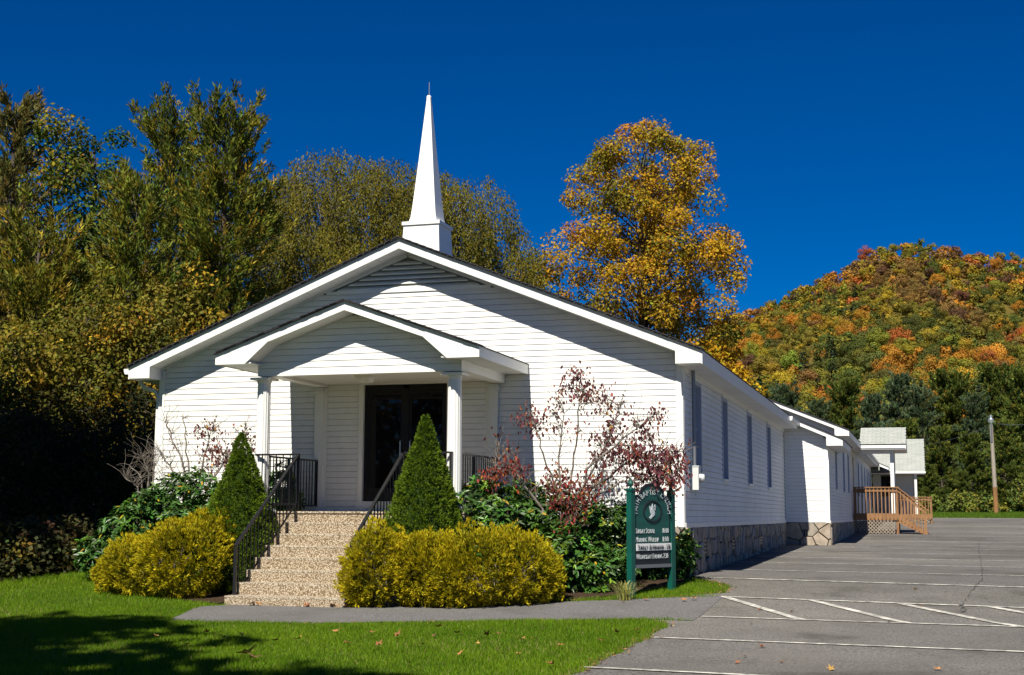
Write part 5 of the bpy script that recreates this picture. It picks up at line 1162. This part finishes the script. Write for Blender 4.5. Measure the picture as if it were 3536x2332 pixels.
for px, py, Y, R_, lab in ((-15, 1230, -1.9, .9, 'low dark shrub at the lawn edge cut by the left picture edge'), (55, 1235, -1.3, .85, 'low dark shrub at the lawn edge a little right of the left picture edge'), (120, 1225, -.5, .85, 'low dark shrub midway along the dark lawn edge'), (180, 1220, .5, .9, 'low dark shrub at the lawn edge next to the sloping rhododendron'), (60, 960, 3.2, 1.5, 'dark shaded bush at the lawn edge by the left picture edge'), (160, 1000, 3.4, 1.5, 'dark shaded bush with a pale bent stem behind the lawn edge'), (255, 960, 4.2, 1.6, 'dark shaded bush behind the sloping rhododendron'), (330, 900, 5.2, 1.5, 'dark brown green bush left of the church corner'), (110, 850, 5.5, 2.0, 'dark thicket below the dull olive oak'), (-40, 900, 4.0, 1.8, 'dark thicket partly outside the left picture edge')):
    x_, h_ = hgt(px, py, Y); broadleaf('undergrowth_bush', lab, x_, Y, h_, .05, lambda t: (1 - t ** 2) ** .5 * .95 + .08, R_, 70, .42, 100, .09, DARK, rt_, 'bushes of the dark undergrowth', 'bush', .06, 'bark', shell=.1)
for i in range(11):
    px = -150 + i * 62; Y = 27 + 3 * (i % 3); x_, h_ = hgt(px, 520 + 60 * (i % 2) + (120 if i > 8 else 0), Y)
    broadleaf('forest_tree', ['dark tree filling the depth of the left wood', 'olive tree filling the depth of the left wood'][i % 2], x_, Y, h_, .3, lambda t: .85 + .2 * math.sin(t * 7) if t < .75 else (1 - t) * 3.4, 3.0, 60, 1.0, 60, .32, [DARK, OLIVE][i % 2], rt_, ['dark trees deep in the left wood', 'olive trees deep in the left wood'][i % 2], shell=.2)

# ------------------------------------------------------------------ willow and golden trees behind the church
rw_ = np.random.default_rng(21)
WIL = [(4, (.135, .118, .011)), (3, (.105, .100, .012)), (1.5, (.17, .138, .014)), (.6, (.15, .15, .05))]
def willow(label, x, y, domes, rng, nst=900, tr=.35):
    """drooping strands hung from the skin of several rounded domes"""
    zg = float(gz(x, y)); t = thing('willow_tree', label, 'tree', (x, y, zg)); mb = MB()
    mb.tube([(x, y, zg - .2), (x + .1, y, zg + 2), (x, y, zg + 4)], [tr, tr * .8, tr * .6], 9, cap=False)
    Ps = []; Cs = []; As = []
    w = np.array([d[3] * d[4] for d in domes]); w = w / w.sum()
    for (cx, cy, cz, rx, rz), ww in zip(domes, w):
        n = int(nst * ww); u = runit(n, rng); u[:, 2] = np.abs(u[:, 2]) * 1.25 - .35; u /= np.linalg.norm(u, axis=1, keepdims=True)
        tips = np.array([cx, cy, cz]) + u * np.array([rx, rx, rz]) * np.where(rng.uniform(0, 1, (n, 1)) < .6, rng.uniform(.90, 1.0, (n, 1)), rng.uniform(.5, 1.0, (n, 1)))
        for k in range(0, n, 22): branch(mb, (x + rng.normal(0, .15), y, zg + rng.uniform(2, 4.2)), tips[k] - np.array([0, 0, .15]), rng.uniform(.05, .10), .012, .06, 5, 6, .05, rng)
        for k in range(n):
            l_ = rng.uniform(.35, 1.25); m = int(l_ * 36); s_ = np.sort(rng.uniform(0, 1, m)); o_ = np.array([u[k, 0], u[k, 1], 0]) * .4
            p_ = tips[k] + np.outer(s_ * (1 - s_ * .4), o_) + np.outer(-s_ ** 1.2 * l_ + .25 * s_ * (1 - s_), [0, 0, 1]) + rng.normal(0, .10, (m, 3))
            Ps.append(p_); Cs.append(np.repeat(pick(WIL, 1, rng) * rng.lognormal(0, .2), m, 0)); As.append(np.tile([o_[0], o_[1], -1.0], (m, 1)))
    P_ = np.concatenate(Ps); C_ = np.concatenate(Cs); A_ = np.concatenate(As); n = len(P_)
    mb.build('trunk', MT['palebark'], t, True)
    L_ = rng.uniform(.09, .155, n); leaves('crown', P_, A_ + runit(n, rng) * .75, runit(n, rng) + np.array([0, -.3, .2]), L_, L_ * .36, jit(C_, n, rng, .16, .06), MT['leaf'], t)
def dome(px, py, Y, rx, rz): q = at(px, py, Y); return (float(q[0]), Y, float(q[2]) - rz, rx, rz)
x_, _ = at_ground(800, 25.5)
willow('wide olive willow with a rounded drooping crown behind the left roof slope', x_, 25.5, [dome(780, 348, 25, 2.7, 2.6), dome(905, 372, 26, 2.4, 2.6), dome(665, 400, 25, 2.3, 2.8), dome(565, 500, 24.5, 1.9, 3.0), dome(500, 650, 24, 1.3, 2.5), dome(1010, 400, 26, 2.2, 2.8), dome(760, 520, 23.5, 3.0, 3.0), dome(620, 640, 23, 2.0, 2.6), dome(860, 560, 23.5, 2.4, 2.4)], rw_, 5000)
x_, _ = at_ground(1110, 28)
willow('looser willow right of the steeple with sky showing through its crown', x_, 28, [dome(1110, 405, 28, 1.6, 2.4), dome(1165, 500, 28, 1.6, 2.6), dome(1210, 570, 27.5, 1.0, 2.2), dome(1060, 480, 28, 1.6, 2.5), dome(1120, 590, 27.5, 1.7, 2.0)], rw_, 1000, .25)
rg_ = np.random.default_rng(31)
def gprof(t): return float(np.interp(t, [0, .15, .3, .5, .62, .72, .82, .92, 1], [.9, 1.0, .97, .95, .92, .90, .80, .70, .40]))
x_, h_ = hgt(1497, 300, 45)
broadleaf('golden_poplar', 'tall golden yellow autumn tree rising behind the right roof slope', x_, 45, h_ - .3, 2.5, gprof, 4.9, 260, .85, 300, .155, GOLD, rg_, trunk_r=.32, shell=.25, squash=.8)
x_, h_ = hgt(1255, 590, 44); broadleaf('golden_poplar', 'lower golden tree left of the tall golden one just above the roof', x_, 44, h_, 2, rp, 2.2, 80, .7, 250, .155, GOLD, rg_, trunk_r=.14)
x_, h_ = hgt(1680, 760, 46); broadleaf('golden_poplar', 'lower bright yellow tree right of the tall golden one above the eave', x_, 46, h_, 1, rp, 1.9, 70, .7, 190, .19, [(4, (.52, .32, .015)), (3, (.42, .24, .012)), (1, (.22, .19, .02))], rg_, trunk_r=.14)

# ------------------------------------------------------------------ trees on the hill
rh = np.random.default_rng(41)
def hill_crown(seed, conifer=False, ncl=15, nl=250, s=.034):
    """unit sized crown (1 m wide radius .5) in grey; the object's colour tints it"""
    rng = np.random.default_rng(seed); 
    if conifer:
        n = 620; t_ = 1 - np.sqrt(rng.uniform(0, 1, n)); a_ = rng.uniform(0, 6.28, n); r = .26 * (1 - t_) * rng.uniform(.4, 1, n) * (1 + .35 * np.sin(t_ * 40)); P_ = np.stack([r * np.cos(a_), r * np.sin(a_), t_ * 1.25], 1); u = np.stack([np.cos(a_), np.sin(a_), .3 + 0 * a_], 1); Ax = u + runit(n, rng) * .4 - np.array([0, 0, .5]); Nn = np.array([0, 0, 1.0]) + u * .6 + runit(n, rng) * .3; tone = rng.lognormal(0, .25, (n, 1))
    else:
        c_ = runit(ncl, rng) * rng.uniform(.12, .36, (ncl, 1)) * np.array([1, 1, .85]) + np.array([0, 0, .42]); c_[:, 2] = np.abs(c_[:, 2]); idx = np.repeat(np.arange(ncl), nl); n = len(idx); u = runit(n, rng)
        rr = rng.uniform(.12, .23, ncl); P_ = c_[idx] + u * rr[idx][:, None] * rng.uniform(.55, 1, (n, 1)) * np.array([1, 1, .8]); Nn = u * 1.4 + runit(n, rng) * .5 + np.array([0, -.1, .35]); Ax = runit(n, rng); Ax -= Nn * (np.sum(Ax * Nn, 1) / np.sum(Nn * Nn, 1))[:, None]; tone = (rng.lognormal(0, .14, ncl)[idx] * rng.lognormal(0, .11, n))[:, None]
    col = np.repeat(tone, 3, 1) * (1 + rng.normal(0, .07, (n, 3)))
    return P_, Ax, Nn, col, rng.uniform(.8, 1.25, n) * (s if not conifer else .075), s
def crown_mesh(seed, **k):
    P_, Ax, Nn, col, L_, s = hill_crown(seed, **k); o = leaves('hill_tree', P_, Ax, Nn, L_, L_ * .85, np.clip(col * .5, 0, 1), MT['hillleaf']); me = o.data; bpy.data.objects.remove(o); return me
CM = [crown_mesh(200 + k) for k in range(8)]; CF = [crown_mesh(300 + k, conifer=True) for k in range(2)]
HP = [(5.0, (.078, .092, .018), 'dark green'), (5.0, (.150, .130, .018), 'olive'), (3.0, (.28, .195, .018), 'mustard yellow'), (1.5, (.33, .150, .018), 'orange'), (.3, (.32, .095, .022), 'red orange'), (2.2, (.19, .110, .030), 'brown'), (.9, (.17, .18, .022), 'lime green'), (.8, (.115, .058, .03), 'russet brown')]
pts = []
y = 128.0
while y < 612:
    sp_ = 5.0 if y > 520 else 6.2 if y > 420 else 7.0; xl = float(at(1640, 800, y)[0]); xr_ = float(at(2420, 800, y)[0]); x = xl + rh.uniform(0, sp_)
    while x < xr_:
        pts.append((x + rh.normal(0, 1.7), y + rh.normal(0, 1.7))); x += sp_ * rh.uniform(.8, 1.3)
    y += sp_ * .86
pts = np.array(pts)
pw = np.array([p_[0] for p_ in HP]); pw /= pw.sum()
dep = pts[:, 1]; size = rh.uniform(8.2, 13.2, len(pts)) * np.where(dep > 420, .66, np.where(dep > 300, .82, 1.0))
order = [0, 1, 6, 2, 3, 4, 7, 5]                                 # dark green .. brown: neighbours on the hill tend to turn together
fld = np.sin(pts[:, 0] * .055 + 1.3) * np.sin(pts[:, 1] * .026 + .4) + .7 * np.sin(pts[:, 0] * .12 + pts[:, 1] * .05) + rh.normal(0, .75, len(pts)) + .9 * np.clip((dep - 330) / 250, -1, 1)
rk = np.argsort(np.argsort(fld)) / len(pts); cum = np.cumsum(pw[order]); ci = np.array(order)[np.clip(np.searchsorted(cum, rk), 0, len(HP) - 1)]
patch = np.sin(pts[:, 0] * .05 + 1) * np.sin(pts[:, 1] * .021) > .55
ci[patch & (rh.uniform(0, 1, len(pts)) < .3)] = 3
con = rh.uniform(0, 1, len(pts)) < .05
# the ones that show largest: not hidden by a nearer crown on a similar line of sight
ang = np.arctan2(pts[:, 0] - CAM[0], pts[:, 1] - CAM[1]); el = (hz(pts[:, 0], pts[:, 1]) + size * .55 - CAM[2]) / (dep - CAM[1])
o_ = np.argsort(dep); hor = {}; score = np.zeros(len(pts))
for i in o_:
    b0 = int(round((ang[i]) * 250)); hw = max(1, int(size[i] / dep[i] * 125)); vis = 0
    for b_ in range(b0 - hw, b0 + hw + 1):
        h0 = hor.get(b_, .035); vis += max(0, el[i] - h0); hor[b_] = max(h0, el[i])
    score[i] = vis
ind = set(np.argsort(-score)[:300].tolist()); rest = [i for i in range(len(pts)) if i not in ind and score[i] > 1e-4]
for i in sorted(ind):
    x, y = pts[i]; c = HP[ci[i]]; me = CF[i % 2] if con[i] else CM[i % 8]
    o = bpy.data.objects.new('hill_conifer' if con[i] else 'hill_tree', me); COL.objects.link(o); s_ = size[i] * (1.0 if not con[i] else .95)
    o.location = (x, y, float(hz(x, y)) - .4); o.scale = (s_, s_, s_ * rh.uniform(.9, 1.2)); o.rotation_euler = (0, 0, rh.uniform(0, 6.28)); k_ = rh.lognormal(0, .15)
    col = np.array((.03, .05, .025)) if con[i] else np.array(c[1]); o.color = (*(col * 2.35 * k_ * (1 + rh.normal(0, .06, 3))), 1)
    dx_ = AX_R @ (np.array([x, y, 20.]) - CAM) / (AX_F @ (np.array([x, y, 20.]) - CAM)) * F_PX / 1.48696 + 1189
    hr = 'left flank' if dx_ < 1830 else 'left shoulder' if dx_ < 1990 else 'middle' if dx_ < 2150 else 'right shoulder' if dx_ < 2270 else 'right end'
    hv = 'low down' if y < 230 else 'a third of the way up' if y < 330 else 'halfway up' if y < 430 else 'high up' if y < 530 else 'near the crest'
    kd = 'dark pointed conifer' if con[i] else c[2] + ' autumn tree'
    tag(o, kd + ' ' + hv + ' on the hill ' + hr, 'tree', kd + 's ' + hv + ' on the ' + hr)
Vs = []; Cs = []
for i in rest:
    x, y = pts[i]; P_, Ax, Nn, col, L_, s = hill_crown(900 + i % 12, ncl=9, nl=(34 if pts[i][1] < 470 else 25), s=(.096 if pts[i][1] < 470 else .115)); n = len(P_); s_ = size[i]; a_ = rh.uniform(0, 6.28); ca, sa = math.cos(a_), math.sin(a_); R_ = np.array([[ca, -sa, 0], [sa, ca, 0], [0, 0, 1]])
    P_, Ax, Nn = (P_ * s_) @ R_.T + np.array([x, y, float(hz(x, y)) - .4]), Ax @ R_.T, Nn @ R_.T; Ax /= np.linalg.norm(Ax, axis=1, keepdims=True); S_ = np.cross(Ax, Nn); S_ /= np.linalg.norm(S_, axis=1, keepdims=True) + 1e-9; l_ = (L_ * s_)[:, None]; w_ = l_ * .85
    Vs.append(np.stack([P_, P_ + Ax * l_ * .45 + S_ * w_ / 2, P_ + Ax * l_, P_ + Ax * l_ * .45 - S_ * w_ / 2], 1)); Cs.append(col * np.array(HP[ci[i]][1]) * 1.15 * rh.lognormal(0, .15))
if Vs: tag(fastmesh('hill_forest', np.concatenate(Vs), np.concatenate(Cs), MT['leaf']), 'mixed autumn forest covering the rest of the hill', 'forest', kind='stuff')

# ------------------------------------------------------------------ evergreens and house beyond the car park
rp_ = np.random.default_rng(61)
BLUEP = [(4, (.085, .130, .060)), (3, (.115, .155, .078)), (1, (.10, .11, .03))]; GRNP = [(4, (.090, .130, .026)), (3, (.125, .155, .026)), (1.5, (.19, .175, .024))]
bp_ = lambda f_: min(1, .75 + f_ * 1.5) * (1 - f_ * .97) ** .5 * (.8 + .2 * math.sin(f_ * 23))
protoA = pine('white_pine', 'bluish pine at the foot of the hill', 0, 100, 13.0, .5, 3.9, BLUEP, rp_, None, .6, 9, 16, .34, .075, .2, z0=0.0, prof=bp_, sub=3)
protoB = pine('white_pine', 'green pine at the foot of the hill', 0, 100, 12.0, .3, 4.4, GRNP, rp_, None, .6, 9, 16, .34, .078, .2, z0=0.0, prof=bp_, sub=3)
spots = [(1830, 905, 120, 0), (1905, 940, 112, 0), (1965, 900, 122, 1), (2030, 925, 110, 0), (2095, 880, 120, 0), (2150, 905, 114, 0), (2215, 880, 118, 1), (2275, 925, 108, 0), (2335, 865, 112, 1), (2400, 880, 104, 1), (2110, 985, 98, 1), (2190, 1000, 100, 1), (2260, 1015, 96, 1), (2340, 985, 97, 1), (2060, 1000, 104, 0), (1990, 1010, 106, 0), (2420, 1040, 92, 1), (2160, 1085, 92, 1), (2240, 1100, 92, 1)]
sides = ['behind the hall roof', 'above the nearer porch roof', 'right of the porch roofs', 'left of the utility pole', 'right of the utility pole']
first = [True, True]
for i, (px, py, Y, k) in enumerate(spots):
    x_, zg_ = at_ground(px, Y); zt = float(at(px, py, Y)[2]); pr_ = (protoA, protoB)[k]; h0 = (13.0, 12.0)[k]
    sd = sides[0] if px < 1950 else sides[1] if px < 2105 else sides[2] if px < 2200 else sides[3] if px < 2310 else sides[4]
    row = 'back row' if Y > 107 else 'front row'
    lab = ('bluish ' if k == 0 else 'green ') + 'pine in the ' + row + ' ' + sd; s_ = (zt - zg_) / h0
    if first[k]: o = pr_; first[k] = False; o.location = (x_, Y, zg_); o.scale = (s_,) * 3
    else: o = copy_tree(pr_, (x_, Y, zg_), None, s_, rp_.uniform(0, 6.28))
    o.rotation_euler = (0, 0, rp_.uniform(0, 6.28)); lab = {(2400, 880): 'taller green pine cut by the right picture edge beyond the utility pole', (2420, 1040): 'shorter green pine cut by the right picture edge beyond the utility pole', (2110, 985): 'green pine rising just behind the farther porch roof', (2190, 1000): 'green pine beside the farther porch roof on its right', (2160, 1085): 'short green pine low down right of the porch roofs', (2240, 1100): 'short green pine low down left of the utility pole', (2030, 925): 'bluish pine in the back row above the left end of the nearer porch roof', (1830, 905): 'bluish pine farthest left above the hall roof', (2335, 865): 'green pine with the highest top right of the utility pole'}.get((px, py), lab); o['label'] = lab; o['group'] = 'evergreens at the foot of the hill'
for px, py, Y, lab in ((2230, 1140, 88, 'low green bush left of the utility pole at the car park end'), (2150, 1150, 88, 'low green bush nearest the wooden deck at the car park end'), (2290, 1150, 87, 'low dark bush just left of the utility pole base'), (2370, 1120, 89, 'tall dark bush at the right picture edge')):
    x_, zg_ = at_ground(px, Y); h_ = float(at(px, py, Y)[2]) - zg_
    broadleaf('bush', lab, x_, Y, h_, .05, lambda t: (1 - t ** 2) ** .5 + .05, 1.5, 22, .5, 60, .22, GRNP, rp_, 'bushes at the end of the car park', 'bush', .05, shell=.1)
hx, hy = float(at(2110, 1130, 128)[0]), 128.0; hzg = float(gz(hx, hy))
house = thing('white_house', 'pale house glimpsed through the evergreens at the foot of the hill', 'house', (hx, hy, hzg))
MB().box(hx - 5, hx + 6.5, hy, hy + 7, hzg - .5, hzg + 3.2).build('wall', MT['housewall'], house)
MB().prism([(hx - 5.4, hzg + 3.2), (hx + 6.9, hzg + 3.2), (hx + 6.9, hzg + 3.3), (hx + .75, hzg + 5.6), (hx - 5.4, hzg + 3.3)], lambda u, v_, d: (u, hy - .4 + d, v_), 0, 7.8).build('roof', MT['houseroof'], house)
for wx in (-3.2, -.4, 3.4): MB().box(hx + wx, hx + wx + 1.0, hy - .03, hy - .001, hzg + 1.0, hzg + 2.4).build('window', MT['doorglass'], house)
for a_, b_, sag, lab in (((2312, 984, 85), (1985, 1030, 118), 1.0, 'thin cable running from the utility pole towards the hall'), ((2316, 984, 85), (2480, 958, 78), .4, 'thin cable running from the utility pole out of the picture')):
    p0, p1 = at(*a_), at(*b_); cb = MB(); cb.tube([p0 + (p1 - p0) * t - np.array([0, 0, sag * 4 * t * (1 - t)]) for t in np.linspace(0, 1, 13)], .016, 5); tag(cb.build('power_cable', MT['conduit']), lab, 'cable')
# grass verge at the far end of the lot
V_, C_ = [], []
nv = 26000; xv = rp_.uniform(2.5, 22, nv); yv = rp_.uniform(66, 92, nv); zv = gz(xv, yv); hv = rp_.uniform(.08, .2, nv); av = rp_.uniform(0, 6.28, nv)
V_ = np.stack([np.stack([xv - .03 * np.cos(av), yv - .03 * np.sin(av), zv], 1), np.stack([xv + .03 * np.cos(av), yv + .03 * np.sin(av), zv], 1), np.stack([xv + rp_.normal(0, .05, nv), yv, zv + hv], 1)], 1)
tag(fastmesh('verge_grass', V_, jit(np.array([.085, .15, .012]), nv, rp_), MT['grassleaf']), 'rough green grass at the far end of the car park', 'grass', kind='stuff')

# ------------------------------------------------------------------ unseen trees shading the lawn; last three oaks added to darken the wood
rs = np.random.default_rng(71)
for i, (x, y, H, zl, R_, lab) in enumerate(((-7.4, -21.3, 15, 5, 4.2, 'oak standing on the near lawn left of the viewpoint'), (-3.0, -28.0, 18.4, 6, 3.4, 'oak standing behind the viewpoint'), (-16.8, -4.5, 14, 3, 3.6, 'low crowned oak added outside the picture to shade the wood left of the lawn'), (-14.6, -9.8, 19, 9.2, 2.8, 'tall high crowned oak added outside the picture to shade the bushes at the lawn edge'), (-20, -9, 18, 4, 4.0, 'large oak added further left outside the picture to darken the wood'))):
    broadleaf('lawn_oak', lab, x, y, H, zl, rp, R_, 120, 1.0, 85, .54, OLIVE, rs, 'oaks that shade the lawn', shell=.1)
for i in range(9):
    x = -52 + i * 6.2; broadleaf('roadside_tree', 'dark tree across the road behind the viewpoint', x, -62 - 2 * (i % 2), 14 + (i % 3), .5, lambda t: .9 + .1 * math.sin(t * 9) if t < .7 else (1 - t) * 3.1, 4.0, 50, 1.3, 45, .6, DARK, rs, 'trees across the road', shell=.2)
